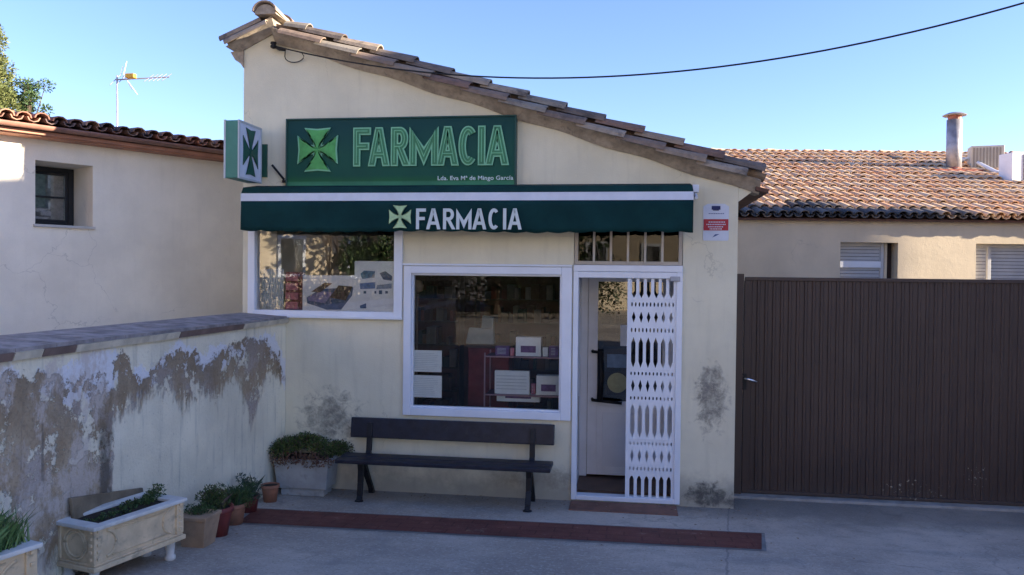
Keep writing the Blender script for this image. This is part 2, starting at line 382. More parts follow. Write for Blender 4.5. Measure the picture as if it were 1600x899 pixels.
mm = st.n.new('ShaderNodeMix'); mm.data_type = 'RGBA'; mm.blend_type = 'MULTIPLY'; mm.inputs[0].default_value = .8
st.l(c, mm.inputs[6]); st.l(jn.outputs[0], mm.inputs[7]); st.bump(st.noise(60, 4), .3, .005)
m_strip = st.fin(mm.outputs[2], .7, 0, .3)
def gsheet(corners, lift, n=12):   # strip following the sloping ground; corners = a0,a1 (far edge) b0,b1 (near edge)
    a0, a1, b0, b1 = corners; mb = MB(); V = []
    for i in range(n+1):
        t = i/n
        p = Vector(b0).lerp(Vector(b1), t); q = Vector(a0).lerp(Vector(a1), t)
        for s_ in (0, .5, 1):
            r = p.lerp(q, s_); V.append((r.x, r.y, ground_z(r.y)+lift))
    return mb.add(V, [(i*3+j, (i+1)*3+j, (i+1)*3+j+1, i*3+j+1) for i in range(n) for j in range(2)])
A0, A1, B0, B1 = onG(400, 796), onG(1190, 835), onG(372, 818), onG(1190, 860)
struct(gsheet((A0+Vector((-.04, .035, 0)), A1+Vector((.03, .035, 0)), B0+Vector((-.04, -.035, 0)), B1+Vector((.03, -.035, 0))), .004).build('paving_edging', M('pale_cement', (.23, .225, .215), .9, .2, 6, .3, 60, dirt=(.12, .12, .12))))
struct(gsheet((A0, A1, B0, B1), .008).build('paving_strip', m_strip))

# ================================================================== PHARMACY BUILDING
W0, W1, DEP = -3.865, 1.008, 7.0
RX, RZ = -3.50, 4.60           # gable apex of the wall
EZR = 3.02                      # wall top at right corner
EZL = 4.43                      # wall top at left corner
def wtop(x): return EZL+(RZ-EZL)*(x-W0)/(RX-W0) if x < RX else RZ+(EZR-RZ)*(x-RX)/(W1-RX)
ph = thing('pharmacy', (-1.4, 0, 0), 'cream rendered single storey pharmacy with a lopsided tiled gable and green awning', 'building')
T = .25
LW = (-3.80, -2.19, 1.72, 2.74); DW = (-2.172, -.52, .770, 2.24); DR = (-.508, .512, .0, 2.74)
wl = MB()
def seg(x0, x1, z0, z1=None):
    if z1 is None:
        pts = [(x0, z0), (x1, z0), (x1, wtop(x1))]
        if x0 < RX < x1: pts.append((RX, RZ))
        pts.append((x0, wtop(x0)))
    else: pts = [(x0, z0), (x1, z0), (x1, z1), (x0, z1)]
    wl.prism(pts, 0, T)
seg(W0, LW[0], -.3)
seg(LW[0], LW[1], -.3, LW[2]); seg(LW[0], LW[1], LW[3])
seg(LW[1], DW[0], -.3)
seg(DW[0], DW[1], -.3, DW[2]); seg(DW[0], DW[1], DW[3])
seg(DW[1], DR[0], -.3)
seg(DR[0], DR[1], -.3, .02); seg(DR[0], DR[1], DR[3])
seg(DR[1], W1, -.3)
wl.prism([(W0, -.3), (W1, -.3), (W1, EZR), (RX, RZ), (W0, EZL)], DEP, DEP+T)
wl.box(W0, W0+T, T, DEP, -.3, EZL-.02); wl.box(W1-T, W1, T, DEP, -.3, EZR-.02)
wl.build('wall', m_facade, ph)
# shallow corner pilaster band seen on the gable's left end
# interior
MB().box(W0+T, W1-T, T, DEP, -.02, .045).build('interior_floor', M('brown_floor_tiles', (.11, .065, .045), .5, .2, 4, .1, 30), ph)
MB().box(W0+T, W1-T, T, DEP, 2.78, 2.85).build('ceiling', M('ceiling_paint', (.3, .28, .26), .9, .05, 4, 0), ph)
MB().box(W0+T+.02, W1-T-.02, 3.6, 3.7, .05, 2.77).build('partition', M('reddish_brown_panelling', (.11, .04, .03), .7, .4, 1.2, 0), ph)

def frame(mb, x0, x1, z0, z1, y0, y1, w):
    wl_, wr, wb, wt = w if isinstance(w, tuple) else (w, w, w, w)
    mb.box(x0, x0+wl_, y0, y1, z0, z1); mb.box(x1-wr, x1, y0, y1, z0, z1)
    mb.box(x0+wl_, x1-wr, y0, y1, z0, z0+wb); mb.box(x0+wl_, x1-wr, y0, y1, z1-wt, z1); return mb
# display window
fr = frame(MB(), DW[0], DW[1], DW[2], DW[3], -.035, .10, (.075, .10, .075, .075)).build('window', m_white, ph, bevel=.006)
frame(MB(), DW[0]+.075, DW[1]-.10, DW[2]+.075, DW[3]-.075, .0, .06, .018).build('window_bead', m_white, fr, bevel=.003)
MB().box(DW[0]+.09, DW[1]-.115, .028, .034, DW[2]+.09, DW[3]-.09).build('pane', m_glass, fr)
MB().box(DW[0]-.01, DW[1]+.0, -.05, .0-.003, DW[3]+.002, DW[3]+.022).build('window_trim', m_white, fr, bevel=.003)
# left window
fl = frame(MB(), LW[0], LW[1], LW[2], LW[3], -.03, .10, (.075, .085, .06, .07)).build('window', m_white, ph, bevel=.006)
MB().box(LW[0]+.07, LW[1]-.08, .028, .034, LW[2]+.05, LW[3]-.06).build('pane', m_glass_side, fl)
MB().box(LW[0]-.02, LW[1]+.01, -.06, -.031, LW[2]-.012, LW[2]+.014).build('window_sill', m_white, fl, bevel=.004)
# entrance frame + transom
en = MB(); x0, x1 = DR[0], DR[1]
en.box(x0, x0+.05, -.03, .08, .02, 2.20); en.box(x1-.055, x1, -.03, .08, .02, 2.20)
en.box(x0, x1, -.031, .08, 2.20, 2.262); en.box(x0+.05, x1-.055, -.03, .08, .02, .065)
en.box(x0+.05, x1-.055, -.028, .08, 2.14, 2.198)
enf = en.build('door_frame', m_white, ph, bevel=.005)
tw = frame(MB(), x0+.005, x1-.005, 2.264, 2.735, -.005, .06, .035).build('transom_window', M('beige_frame', (.42, .37, .30), .6, .1, 5, .05), ph, bevel=.003)
MB().box(x0+.035, x1-.035, .03, .036, 2.295, 2.71).build('pane', m_glass_d, tw)
MB().box(x0+.03, x1-.03, .17, .19, 2.28, 2.73).build('dark_backing', m_dark, tw)
bars = MB()
for i in range(1, 6):
    xx = x0+.03+(x1-x0-.06)*i/6; bars.box(xx-.011, xx+.011, -.012, .012, 2.285, 2.715)
bars.build('window_bars', M('beige_bars', (.48, .43, .36), .6, .1, 5, .05), tw, bevel=.003)
MB().box(x0+.0, x1-.03, -.33, -.031, -.05, .012).build('doorstep', M('step_tile', (.20, .10, .07), .75, .2, 5, .2, 50, dirt=(.1, .08, .07)), ph, bevel=.004)
# vestibule: side light, inner door
VY = .78
sd = MB(); sd.box(x0+.0, x0+.03, .082, VY, .046, .14); sd.box(x0, x0+.03, .082, VY, 2.05, 2.20)
for yy in (.082, .36, VY-.07): sd.box(x0, x0+.035, yy, yy+.07, .141, 2.049)
side = sd.build('vestibule_side', m_white, ph, bevel=.003)
MB().box(x0+.012, x0+.018, .153, VY-.07, .9, 2.05).build('pane', m_glass_d, side)
MB().box(x0+.006, x0+.024, .153, VY-.07, .14, .9).build('lower_panel', M('beige_panel', (.36, .29, .22), .6, .1, 5, 0), side)
MB().box(x1-.03, x1, .082, VY, .046, 2.20).build('vestibule_side', m_white, ph)
MB().box(x0, x1, .10, VY+.05, 2.202, 2.24).build('vestibule_ceiling', m_white, ph)
dx0, dx1 = -.40, .47
dr = frame(MB(), dx0, dx1, .07, 2.18, VY, VY+.045, (.10, .10, .02, .08))
dr.box(dx0+.10, dx1-.10, VY+.004, VY+.04, .09, .80); dr.box(dx0+.10, dx1-.10, VY, VY+.045, .80, .845)
dr.box(x0+.03, dx0-.004, VY+.0, VY+.05, .05, 2.2)
door = dr.build('shop_door', m_whitep, ph, bevel=.004)
MB().box(dx0+.16, dx1-.16, VY-.004, VY+.003, .16, .73).build('lower_panel', M('door_panel_white', (.66, .70, .76), .5, .04, 4, 0), door, bevel=.003)
MB().box(dx0+.10, dx1-.10, VY+.018, VY+.024, .845, 2.10).build('pane', glass('door_glass', (.55, .58, .58), .05), door)
hd = MB(); yh = VY-.07
hd.tube([(dx0+.05, VY, 1.37), (dx0+.05, yh, 1.37), (dx0+.13, yh, 1.365)], .016)
hd.tube([(dx0+.13, yh, 1.38), (dx0+.14, yh, 1.1), (dx0+.13, yh, .86)], .030)
hd.tube([(dx0+.05, VY, .865), (dx0+.05, yh, .865), (dx0+.36, yh, .84)], .016)
hd.build('handle', m_black, door, smooth=True)
MB().lathe((0, 0, 0), [(.001, 0), (.095, .0), (.095, .003), (.001, .003)], 28)
dsk = MB(); dsk.add([(dx0+.31, VY+.012, 1.04)]+[(dx0+.31+.105*math.cos(k*math.pi/14), VY+.012, 1.04+.105*math.sin(k*math.pi/14)) for k in range(28)], [(0, i+1, (i+1) % 28+1) for i in range(28)])
dsk.build('round_sticker', M('yellow_green_sticker', (.34, .34, .20), .6, .1, 20, 0), door)
MB().box(dx0+.20, dx0+.40, VY+.008, VY+.014, 1.2, 1.34).build('blue_sticker', M('blue_sticker', (.16, .24, .34), .6, .2, 20, 0), door)
MB().box(dx0+.335, dx0+.43, VY-.008, VY-.002, 1.43, 1.65).build('door_notice', m_paper, door)

# folding security gate: lozenge shutter with rows of slots
gx0, gx1 = onY(980, 500).x, x1-.055
sg = MB()
gy0, gy1 = -.004, .012
sg.box(gx0, gx0+.026, gy0-.008, gy1+.008, .066, 2.138); sg.box(gx1-.012, gx1, gy0, gy1, .066, 2.138)
def zpx(y): return onY(1020, y).z
ZT, ZB = 2.138, .066
rows = [  # (z centre, half height, half width, kind)
]
segs = [(436, 466, 'L'), (469, 484, 'S'), (486, 506, 'D'), (509, 523, 'S'), (528, 576, 'L'), (579, 590, 'S'), (593, 615, 'D'), (617, 629, 'S'), (631, 685, 'L'), (688, 699, 'S'), (702, 724, 'D'), (727, 739, 'S'), (743, 780, 'L')]
ncol = 6; cx0, cx1 = gx0+.026, gx1-.012; cw = (cx1-cx0)/ncol
edges_z = [ZT]
for i in range(len(segs)-1): edges_z.append((zpx(segs[i][1])+zpx(segs[i+1][0]))/2)
edges_z.append(ZB)
def cell(xa, xb, za, zb, pts):
    """plate with a polygonal hole; xz coordinates, hole pts counter-clockwise starting anywhere"""
    n = len(pts); cx, cz = (xa+xb)/2, (za+zb)/2
    outer = []
    for x, z in pts:
        dx, dz = x-cx, z-cz
        tx = (xb-cx)/abs(dx) if abs(dx) > 1e-6 else 1e9; tz = (zb-cz)/abs(dz) if abs(dz) > 1e-6 else 1e9
        k = min(tx, tz); outer.append((cx+dx*k, cz+dz*k))
    # add corners by inserting them where the side changes
    V = []; Fs = []
    ring = []
    def side(p):
        return 0 if abs(p[0]-xb) < 1e-5 else 1 if abs(p[1]-zb) < 1e-5 else 2 if abs(p[0]-xa) < 1e-5 else 3
    corner = {(0, 1): (xb, zb), (1, 2): (xa, zb), (2, 3): (xa, za), (3, 0): (xb, za)}
    for i in range(n):
        a_, b2 = outer[i], outer[(i+1) % n]; p, q = pts[i], pts[(i+1) % n]
        sa, sb = side(a_), side(b2)
        poly = [p, a_]
        if sa != sb and (sa, sb) in corner: poly.append(corner[(sa, sb)])
        elif sa != sb and ((sa+1) % 4, sb) in corner and (sa, (sa+1) % 4) in corner:
            poly += [corner[(sa, (sa+1) % 4)], corner[((sa+1) % 4, sb)]]
        poly += [b2, q]
        k = len(sg.v); m_ = len(poly)
        sg.v += [(x, gy0, z) for x, z in poly]; sg.f.append(tuple(k+j for j in range(m_)))
        k = len(sg.v)
        sg.v += [(p[0], gy0, p[1]), (q[0], gy0, q[1]), (q[0], gy1, q[1]), (p[0], gy1, p[1])]; sg.f.append((k, k+1, k+2, k+3))
        k = len(sg.v)
        sg.v += [(x, gy1, z) for x, z in poly]; sg.f.append(tuple(k+j for j in reversed(range(m_))))
for r_, (_, _, kind) in enumerate(segs):
    zt, zb = edges_z[r_], edges_z[r_+1]
    for i in range(ncol):
        xa = cx0+i*cw; xb = xa+cw; cx = (xa+xb)/2; cz = (zt+zb)/2; hh = (zt-zb)/2
        if kind == 'L':
            hw = cw*.29; e_ = hh*.93; t_ = min(.07, hh*.5)
            if r_ == 0: P = [(cx+hw, zt-hh*.02), (cx-hw, zt-hh*.02), (cx-hw, zb+t_), (cx, zb+.008), (cx+hw, zb+t_)]
            elif r_ == len(segs)-1: P = [(cx+hw, zt-t_), (cx, zt-.008), (cx-hw, zt-t_), (cx-hw, zb+.004), (cx+hw, zb+.004)]
            else: P = [(cx+hw, cz), (cx+hw, zt-t_), (cx, cz+e_), (cx-hw, zt-t_), (cx-hw, zb+t_), (cx, cz-e_), (cx+hw, zb+t_)]
            if i < ncol: cell(xa, xb, zb, zt, P)
        elif kind == 'D':
            cell(xa, xb, zb, zt, [(cx+cw*.25, cz), (cx, cz+hh*.8), (cx-cw*.25, cz), (cx, cz-hh*.8)])
        else:
            for q in (0, 1):
                xc = xa+cw*(.25+.5*q)
                cell(xa+cw*.5*q, xa+cw*.5*(q+1), zb, zt, [(xc+cw*.11*math.cos(k*math.pi/4+.01), cz+hh*.42*math.sin(k*math.pi/4+.01)) for k in range(8)])
gate = sg.build('security_gate', m_whitep, ph)
for z in edges_z[1:-1:4]: MB().box(gx0+.02, gx1-.004, gy0-.004, gy0+.001, z-.004, z+.004).build('rivet_bar', m_whitep, gate)
MB().box(gx1-.06, gx1+.03, -.045, -.031, 2.115, 2.16).build('gate_lock', M('grey_metal', (.35, .37, .4), .4, .1, 6, 0), gate, bevel=.004)

# roof ------------------------------------------------------------
def arc_tile(mb, o, side, upd, nrm, L, r0, r1, lift0, lift1, convex=True, th=.014, seg=7):
    """o: centre of the lower end on the roof plane; lower end radius r0, upper r1"""
    V = []
    sgn = 1 if convex else -1
    for (d, r, lf) in ((0, r0, lift0), (L, r1, lift1)):
        for rr in (r, r-th):
            for k in range(seg+1):
                an = math.pi*k/seg
                V.append(o+upd*d+side*(rr*math.cos(an))+nrm*(lf+sgn*rr*math.sin(an)*.82))
    n = seg+1; F_ = []
    for k in range(seg):
        F_ += [(k, k+1, 2*n+k+1, 2*n+k), (n+k+1, n+k, 3*n+k, 3*n+k+1), (k+1, k, n+k, n+k+1), (2*n+k, 2*n+k+1, 3*n+k+1, 3*n+k)]
    F_ += [(0, 2*n, 3*n, n), (seg, n+seg, 3*n+seg, 2*n+seg)]
    mb.add(V, F_)
def V3(*a): return Vector(a)
random.seed(5)
rf = MB()
ra = math.atan2(4.61-3.06, 1.20+3.55)           # right slope
la = math.atan2(.22, .42)
Rup = V3(-math.cos(ra), 0, math.sin(ra)); Rn = V3(math.sin(ra), 0, math.cos(ra)); sideY = V3(0, 1, 0)
E0 = V3(1.20, 0, 3.055)
Lr = 4.86; ex = .385; nrow = int(Lr/ex)+1
def jit(s_): return random.uniform(-s_, s_)
def slope_rows(mb, E, upd, nrm, ylist, nrow, ex, Lcap):
    for y, lift, off in ylist:
        for j in range(nrow):
            s0 = j*ex+off
            L = min(.46, Lcap-s0)
            if L < .1: continue
            o = E+upd*s0+V3(0, y+jit(.006), 0)
            arc_tile(mb, o, sideY, upd, nrm, L, .102+jit(.004), .082, lift+.028+jit(.006), lift+.0, True)
ylist = [(-.115, -.055, .15), (-.02, .045, .0)]
yy = .20
while yy < DEP+.1: ylist.append((yy, .03, jit(.02))); yy += .215
slope_rows(rf, E0, Rup, Rn, ylist, nrow, ex, Lr)
y_ = .09
while y_ < DEP+.1:
    for j in range(nrow):
        if j*ex < Lr-.1: arc_tile(rf, E0+Rup*(j*ex-.04)+V3(0, y_, 0), sideY, Rup, Rn, .44, .085, .1, .075, .055, False)
    y_ += .215
roof = rf.build('roof', m_tile_ph, ph)
lf = MB()
Lup = V3(math.cos(la), 0, math.sin(la)); Ln = V3(-math.sin(la), 0, math.cos(la))
EL0 = V3(-4.03, 0, 4.40)
for y, lift, off in ylist:
    arc_tile(lf, EL0+V3(0, y, 0)+Lup*off*.4, sideY, Lup, Ln, .47, .10, .085, lift+.03, lift, True)
lf.build('left_roof_slope', m_tile_ph, roof)
ri = MB(); y = -.20
ridge_c = V3(-3.56, 0, 4.70)
while y < DEP+.2:
    arc_tile(ri, ridge_c+V3(0, y, 0), V3(1, 0, 0), V3(0, 1, 0), V3(0, 0, 1), .48, .125, .105, .02+jit(.005), -.01, True, .016, 9); y += .40
ri.build('ridge_tiles', MI('ridge_tile_clay', [(.30, .21, .15), (.36, .27, .2), (.25, .17, .12)], dark=(.12, .1, .08)), roof)
# end plug mortar of the ridge tile and bedding mortar under the verge
mo = MB()
mo.prism([(ridge_c.x+.11*math.cos(k*math.pi/8), ridge_c.z+.095*math.sin(k*math.pi/8)) for k in range(9)], -.17, .3)
def rz(x): return E0.z+(E0.x-x)*math.tan(ra)
mo.build('ridge_plug', m_mortar, roof)
md = MB()
ns = 40
for k in range(ns):       # lumpy mortar bed between wall head and verge tiles
    xa = 1.19-(1.19+3.52)*k/ns; xb = 1.19-(1.19+3.52)*(k+1)/ns
    za, zb = rz(xa), rz(xb); ja = -.13+.008*math.sin(k*1.7); jb = -.13+.008*math.sin((k+1)*1.7)
    dza = .012*math.sin(k*.9); dzb = .012*math.sin((k+1)*.9)
    md.hexa([(xb, -.02, zb-.135+dzb), (xa, -.02, za-.135+dza), (xa, .25, za-.12), (xb, .25, zb-.12)],
            [(xb, jb, zb-.015), (xa, ja, za-.015), (xa, .25, za+.06), (xb, .25, zb+.06)])
lz = lambda x: 4.40+(x+4.03)*math.tan(la)
md.hexa([(-3.90, -.02, lz(-3.90)-.09), (-3.52, -.02, lz(-3.52)-.10), (-3.52, .25, lz(-3.52)-.12), (-3.90, .25, lz(-3.9)-.09)],
        [(-4.0, -.12, lz(-4.0)-.01), (-3.52, -.12, lz(-3.52)+.03), (-3.52, .25, lz(-3.52)+.03), (-4.0, .25, lz(-4.0)-.01)])
md.build('verge_mortar', m_mortar, roof)
cr = MB()          # moulded eave return at the left corner
cr.prism([(-3.863, 4.22), (-3.863, 4.40), (-4.0, 4.38), (-3.95, 4.30), (-3.89, 4.26)], -.02, DEP)
cr.build('eave_moulding', m_mortar, roof)
# right eave: pale cornice + brown boards
co = MB(); co.prism([(W1+.002, 2.86), (W1+.14, 2.965), (W1+.14, 2.985), (W1+.002, 2.985)], 0, DEP); co.build('cornice', m_facade, roof)
sf = MB(); sf.prism([(W1+.143, 2.955), (W1+.25, 2.93), (W1+.26, 2.965), (W1+.143, 2.99)], -.10, DEP); sf.build('eave_board', m_soffit, roof)

# ================================================================== SIGN BOARD
sx0, sx1, sz0, sz1 = -3.378, -1.064, 2.98, 3.685
sb = thing('shop_sign', ((sx0+sx1)/2, -.06, sz0), 'long dark green shop sign with a flared cross and FARMACIA in outlined letters', 'sign')
sn = NT('sign_green')
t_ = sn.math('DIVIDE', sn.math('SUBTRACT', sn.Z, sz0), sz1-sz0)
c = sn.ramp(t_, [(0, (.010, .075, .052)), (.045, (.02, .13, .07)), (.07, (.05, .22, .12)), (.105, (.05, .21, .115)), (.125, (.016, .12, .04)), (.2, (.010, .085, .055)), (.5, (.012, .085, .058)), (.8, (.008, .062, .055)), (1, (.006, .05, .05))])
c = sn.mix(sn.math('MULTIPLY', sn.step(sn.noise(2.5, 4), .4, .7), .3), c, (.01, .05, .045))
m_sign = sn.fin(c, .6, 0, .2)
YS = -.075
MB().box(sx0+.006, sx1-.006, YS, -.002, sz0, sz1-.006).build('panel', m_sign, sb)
frame(MB(), sx0, sx1, sz0-.004, sz1, YS-.012, -.004, .016).build('sign_frame', M('green_metal', (.008, .06, .05), .4, .1, 6, 0), sb, bevel=.003)
def at(px, py, Y=YS): p = onY(px, py, Y); return p.x, p.z
def glyphs():
    def arcp(cx, cz, rx, rz, a0, a1, n=14): return [(cx+rx*math.cos(R(a0+(a1-a0)*i/n)), cz+rz*math.sin(R(a0+(a1-a0)*i/n))) for i in range(n+1)]
    return {'F': [[(0, 0), (0, 1)], [(0, 1), (1, 1)], [(0, .52), (.85, .52)]],
            'A': [[(0, 0), (.45, 1), (.55, 1), (1, 0)], [(.14, .26), (.86, .26)]],
            'R': [[(0, 0), (0, 1)], [(0, 1), (.5, 1)]+arcp(.52, .75, .42, .25, 80, -80)+[(.5, .5), (0, .5)], [(.42, .5), (1, 0)]],
            'M': [[(0, 0), (0, 1), (.5, .18), (1, 1), (1, 0)]],
            'C': [arcp(.52, .5, .52, .5, 48, 312, 26)], 'I': [[(.5, 0), (.5, 1)]]}
def stroke_text(items, z0, z1, y, s, base_s, thick):
    """letters from mitred ribbons of width s; items = (letter, x0, x1) outer extents for a stroke width base_s"""
    G = glyphs(); mb = MB(); k = 0; h = base_s/2; in_ = (base_s-s)/2; lo_, hi_ = z0+in_, z1-in_; hs_ = s/2
    for ch, xa, xb in items:
        for st_ in G[ch]:
            P = [(xa+h+(xb-xa-2*h)*x, z0+h+(z1-z0-2*h)*z) for x, z in st_]; n = len(P); Lp = []; Rp = []
            def dr_(i):
                a_, b_ = P[i], P[i+1]; L = math.hypot(b_[0]-a_[0], b_[1]-a_[1]); return ((b_[0]-a_[0])/L, (b_[1]-a_[1])/L)
            for i in range(n):
                if 0 < i < n-1:
                    d0, d1 = dr_(i-1), dr_(i); n0, n1 = (-d0[1], d0[0]), (-d1[1], d1[0])
                    mx_, mz_ = n0[0]+n1[0], n0[1]+n1[1]; q_ = (mx_*mx_+mz_*mz_)/2; kk = hs_/max(q_, .05)
                    for sg_, out in ((1, Lp), (-1, Rp)): out.append((P[i][0]+sg_*mx_*kk, max(lo_, min(hi_, P[i][1]+sg_*mz_*kk))))
                else:
                    d = dr_(0) if i == 0 else dr_(n-2); nn = (-d[1], d[0]); z_ = st_[i][1]
                    for sg_, out in ((1, Lp), (-1, Rp)):
                        x_, zz_ = P[i][0]+sg_*nn[0]*hs_, P[i][1]+sg_*nn[1]*hs_
                        if z_ in (0, 1) and abs(d[1]) > .3:
                            tz = lo_ if z_ == 0 else hi_; t = (tz-zz_)/d[1]; x_, zz_ = x_+d[0]*t, tz
                        elif abs(d[1]) <= .3: x_ += (hs_*.98 if i else -hs_*.98) if ch == 'F' else 0
                        out.append((x_, zz_))
            yf_ = y-thick-.0002*(k % 5); k += 1; b0 = len(mb.v); N = n
            mb.v += [(x, yf_, z) for x, z in Lp]+[(x, yf_, z) for x, z in Rp]+[(x, y, z) for x, z in Lp]+[(x, y, z) for x, z in Rp]
            for i in range(N-1):
                mb.f += [tuple(b0+q for q in (N+i, N+i+1, i+1, i)), tuple(b0+q for q in (i, i+1, 2*N+i+1, 2*N+i)), tuple(b0+q for q in (N+i+1, N+i, 3*N+i, 3*N+i+1))]
            mb.f += [tuple(b0+q for q in (0, 2*N, 3*N, N)), tuple(b0+q for q in (N-1, 2*N-1, 4*N-1, 3*N-1))]
    return mb
def pxs(seq, sc_, off_, yref, Y): return [(c_, onY(off_+a_/sc_, yref, Y).x, onY(off_+b_/sc_, yref, Y).x) for c_, a_, b_ in seq]
lx0, lz1 = at(552.6, 200.2); lx1, lz0 = at(795, 258.5)
LT = pxs([('F', 462, 575), ('A', 562, 692), ('R', 703, 818), ('M', 822, 1008), ('A', 1000, 1134), ('C', 1136, 1256), ('I', 1264, 1304), ('A', 1312, 1455)], 4.1026, 440, 228, YS)
stroke_text(LT, lz0, lz1, YS-.002, .072, .072, .014).build('lettering', m_pale_green, sb)
stroke_text(LT, lz0, lz1, YS-.0165, .046, .072, .003).build('lettering_face', m_mid_green, sb)
stroke_text(LT, lz0, lz1, YS-.020, .008, .072, .004).build('neon_tube', M('neon_tube_green', (.16, .46, .25), .4, .1, 6, 0), sb)
ccx, ccz = at(497, 234.6); crx = (at(529, 234)[0]-at(465.5, 234)[0])/2; crz = (at(497, 200)[1]-at(497, 269)[1])/2
cr1 = cross_mb(ccx, ccz, crx*.93, crz*.93, YS-.002, .014, .07).build('cross', m_pale_green, sb)
cross_mb(ccx, ccz, crx*.93, crz*.93, YS-.0165, .003, -.005).build('cross_face', m_bright_green, cr1)
cross_mb(ccx, ccz, crx*.60, crz*.60, YS-.020, .004, -.03).build('cross_tube', m_bright_green, cr1)
tx0, tz0 = at(684, 284); tx1, tz1 = at(802, 274.5)
mb, _ = text_mb('Lda. Eva Mª de Mingo García', tx0, tx1, tz0, tz1, YS-.001, .003, .01)
mb.build('small_lettering', M('small_white_letters', (.6, .72, .72), .6, .05, 6, 0), sb)

# ================================================================== PROJECTING SIGN
px_ = -3.64
near = onX(372, 235, px_); yn = near.y
zt_ = onX(372, 187.5, px_).z; zb_ = onX(372, 278, px_).z
pj = thing('projecting_sign', (px_-.08, 0, zb_), 'boxy sign with green edge and dark green cross on white, jutting from the left corner', 'sign')
xl = onY(350.5, 235, yn).x; yf = -.09
MB().box(xl, px_, yn, yf, zb_, zt_).build('sign_box', M('sea_green_side', (.06, .22, .17), .5, .1, 5, .05), pj, bevel=.006)
wf = MB().box(px_+.0005, px_+.008, yn+.012, yf-.008, zb_+.012, zt_-.012).build('face', m_stripe, pj)
fm = MB(); fm.box(px_-.002, px_+.014, yn-.004, yn+.014, zb_-.004, zt_+.004); fm.box(px_-.002, px_+.014, yf-.014, yf+.004, zb_-.004, zt_+.004)
fm.box(px_-.002, px_+.0135, yn+.014, yf-.014, zb_-.004, zb_+.014); fm.box(px_-.002, px_+.0135, yn+.014, yf-.014, zt_-.014, zt_+.004)
fm.box(xl-.004, xl+.014, yn-.0045, yn+.01, zb_-.004, zt_+.004)
fm.build('sign_trim', M('trim_grey', (.45, .5, .52), .4, .05, 5, 0), pj)
yc = (yn+yf)/2-.0; zc = (zb_+zt_)/2
cm = cross_mb(0, 0, .155, .225, 0, .006)
cm.v = [(px_+.009-y, yc+x, zc+z) for x, y, z in cm.v]
cm.build('cross', M('cross_dark_green', (.012, .10, .07), .5, .1, 5, 0), pj)
bk = MB(); bk.box(px_-.10, px_-.02, yf+.0, -.002, zb_+.1, zb_+.28); bk.box(px_-.03, px_+.035, -.03, -.002, zb_+.07, zb_+.40)
bk.build('bracket', M('green_bracket', (.02, .09, .06), .5, .1, 5, 0), pj)
p0, p1 = onY(425, 258, -.05), onY(444, 281, -.02)
rod = MB(); rod.tube([p0, p1], .011); rod.box(p1.x-.02, p1.x+.04, -.03, -.002, p1.z-.03, p1.z-.005)
tag(rod.build('metal_rod', m_black), 'short dark diagonal rod on the wall between the two green signs', 'rod')

# ================================================================== AWNING
aw = thing('awning', (-1.55, -.15, 2.6), 'dark green retracted awning with a white stripe and FARMACIA on its scalloped valance', 'awning')
AY = -.30; ax0, ax1 = -3.735, .578
zA, zB_, zC, zD = 2.985, 2.925, 2.850, 2.575
ca = MB()
ca.hexa([(ax0, AY, zB_), (ax1, AY, zB_), (ax1, AY+.02, zB_), (ax0, AY+.02, zB_)], [(ax0+.01, AY+.02, zA), (ax1-.01, AY+.02, zA), (ax1-.01, AY+.04, zA-.01), (ax0+.01, AY+.04, zA-.01)])
ca.hexa([(ax0+.01, AY+.02, zA-.012), (ax1-.01, AY+.02, zA-.012), (ax1-.01, -.012, zA+.03), (ax0+.01, -.012, zA+.03)], [(ax0+.01, AY+.02, zA), (ax1-.01, AY+.02, zA), (ax1-.01, -.012, zA+.045), (ax0+.01, -.012, zA+.045)])
ca.build('canopy', m_green_dk, aw)
MB().tube([(ax0+.03, -.09, zA-.03), (ax1-.03, -.09, zA-.03)], .05, 14).build('roller', m_green_dk, aw, smooth=True)
MB().box(ax0+.005, ax1-.005, AY+.002, AY+.03, zC-.01, zB_-.012).build('front_bar', m_white, aw)
sw = MB()
def strip(mb, z0f, z1f, yo, n=110):
    V = []
    for i in range(n+1):
        x = ax0+(ax1-ax0)*i/n; V += [(x, yo(x, 0), z0f(x)), (x, yo(x, 1), z1f(x))]
    b0 = len(mb.v); mb.v += V; mb.f += [(b0+2*i, b0+2*i+2, b0+2*i+3, b0+2*i+1) for i in range(n)]
strip(sw, lambda x: zC, lambda x: zB_, lambda x, t: AY-.004)
so_ = sw.build('stripe', m_stripe, aw); s_m = so_.modifiers.new('solid', 'SOLIDIFY'); s_m.thickness = .003
va = MB(); nV = 220; rowsV = 6
scal = lambda x: zD-.010+.012*abs(math.sin((x-ax0)*math.pi/.20))*-1+.006*math.sin(x*3.1+1)
for i in range(nV+1):
    x = ax0+(ax1-ax0)*i/nV
    for j in range(rowsV+1):
        t = j/rowsV; z = zC+(scal(x)-zC)*t
        va.v.append((x, AY-.003+t*(.010*math.sin(x*5.3)+.006*math.sin(x*13.7+1.3))-.004*t, z))
for i in range(nV):
    for j in range(rowsV):
        a_ = i*(rowsV+1)+j; va.f.append((a_+1, a_+rowsV+2, a_+rowsV+1, a_))
vo = va.build('valance', m_valance, aw, smooth=True); s_m = vo.modifiers.new('solid', 'SOLIDIFY'); s_m.thickness = .003
YV = AY-.022
a0, a1 = onY(650, 358.5, YV), onY(815, 325, YV)
LT = pxs([('F', 862, 925), ('A', 930, 1016), ('R', 1035, 1108), ('M', 1120, 1218), ('A', 1226, 1310), ('C', 1326, 1395), ('I', 1420, 1440), ('A', 1453, 1537)], 4.1026, 440, 340, YV)
stroke_text(LT, a0.z, a1.z-.005, YV, .030, .030, .003).build('lettering', m_letter_w, aw)
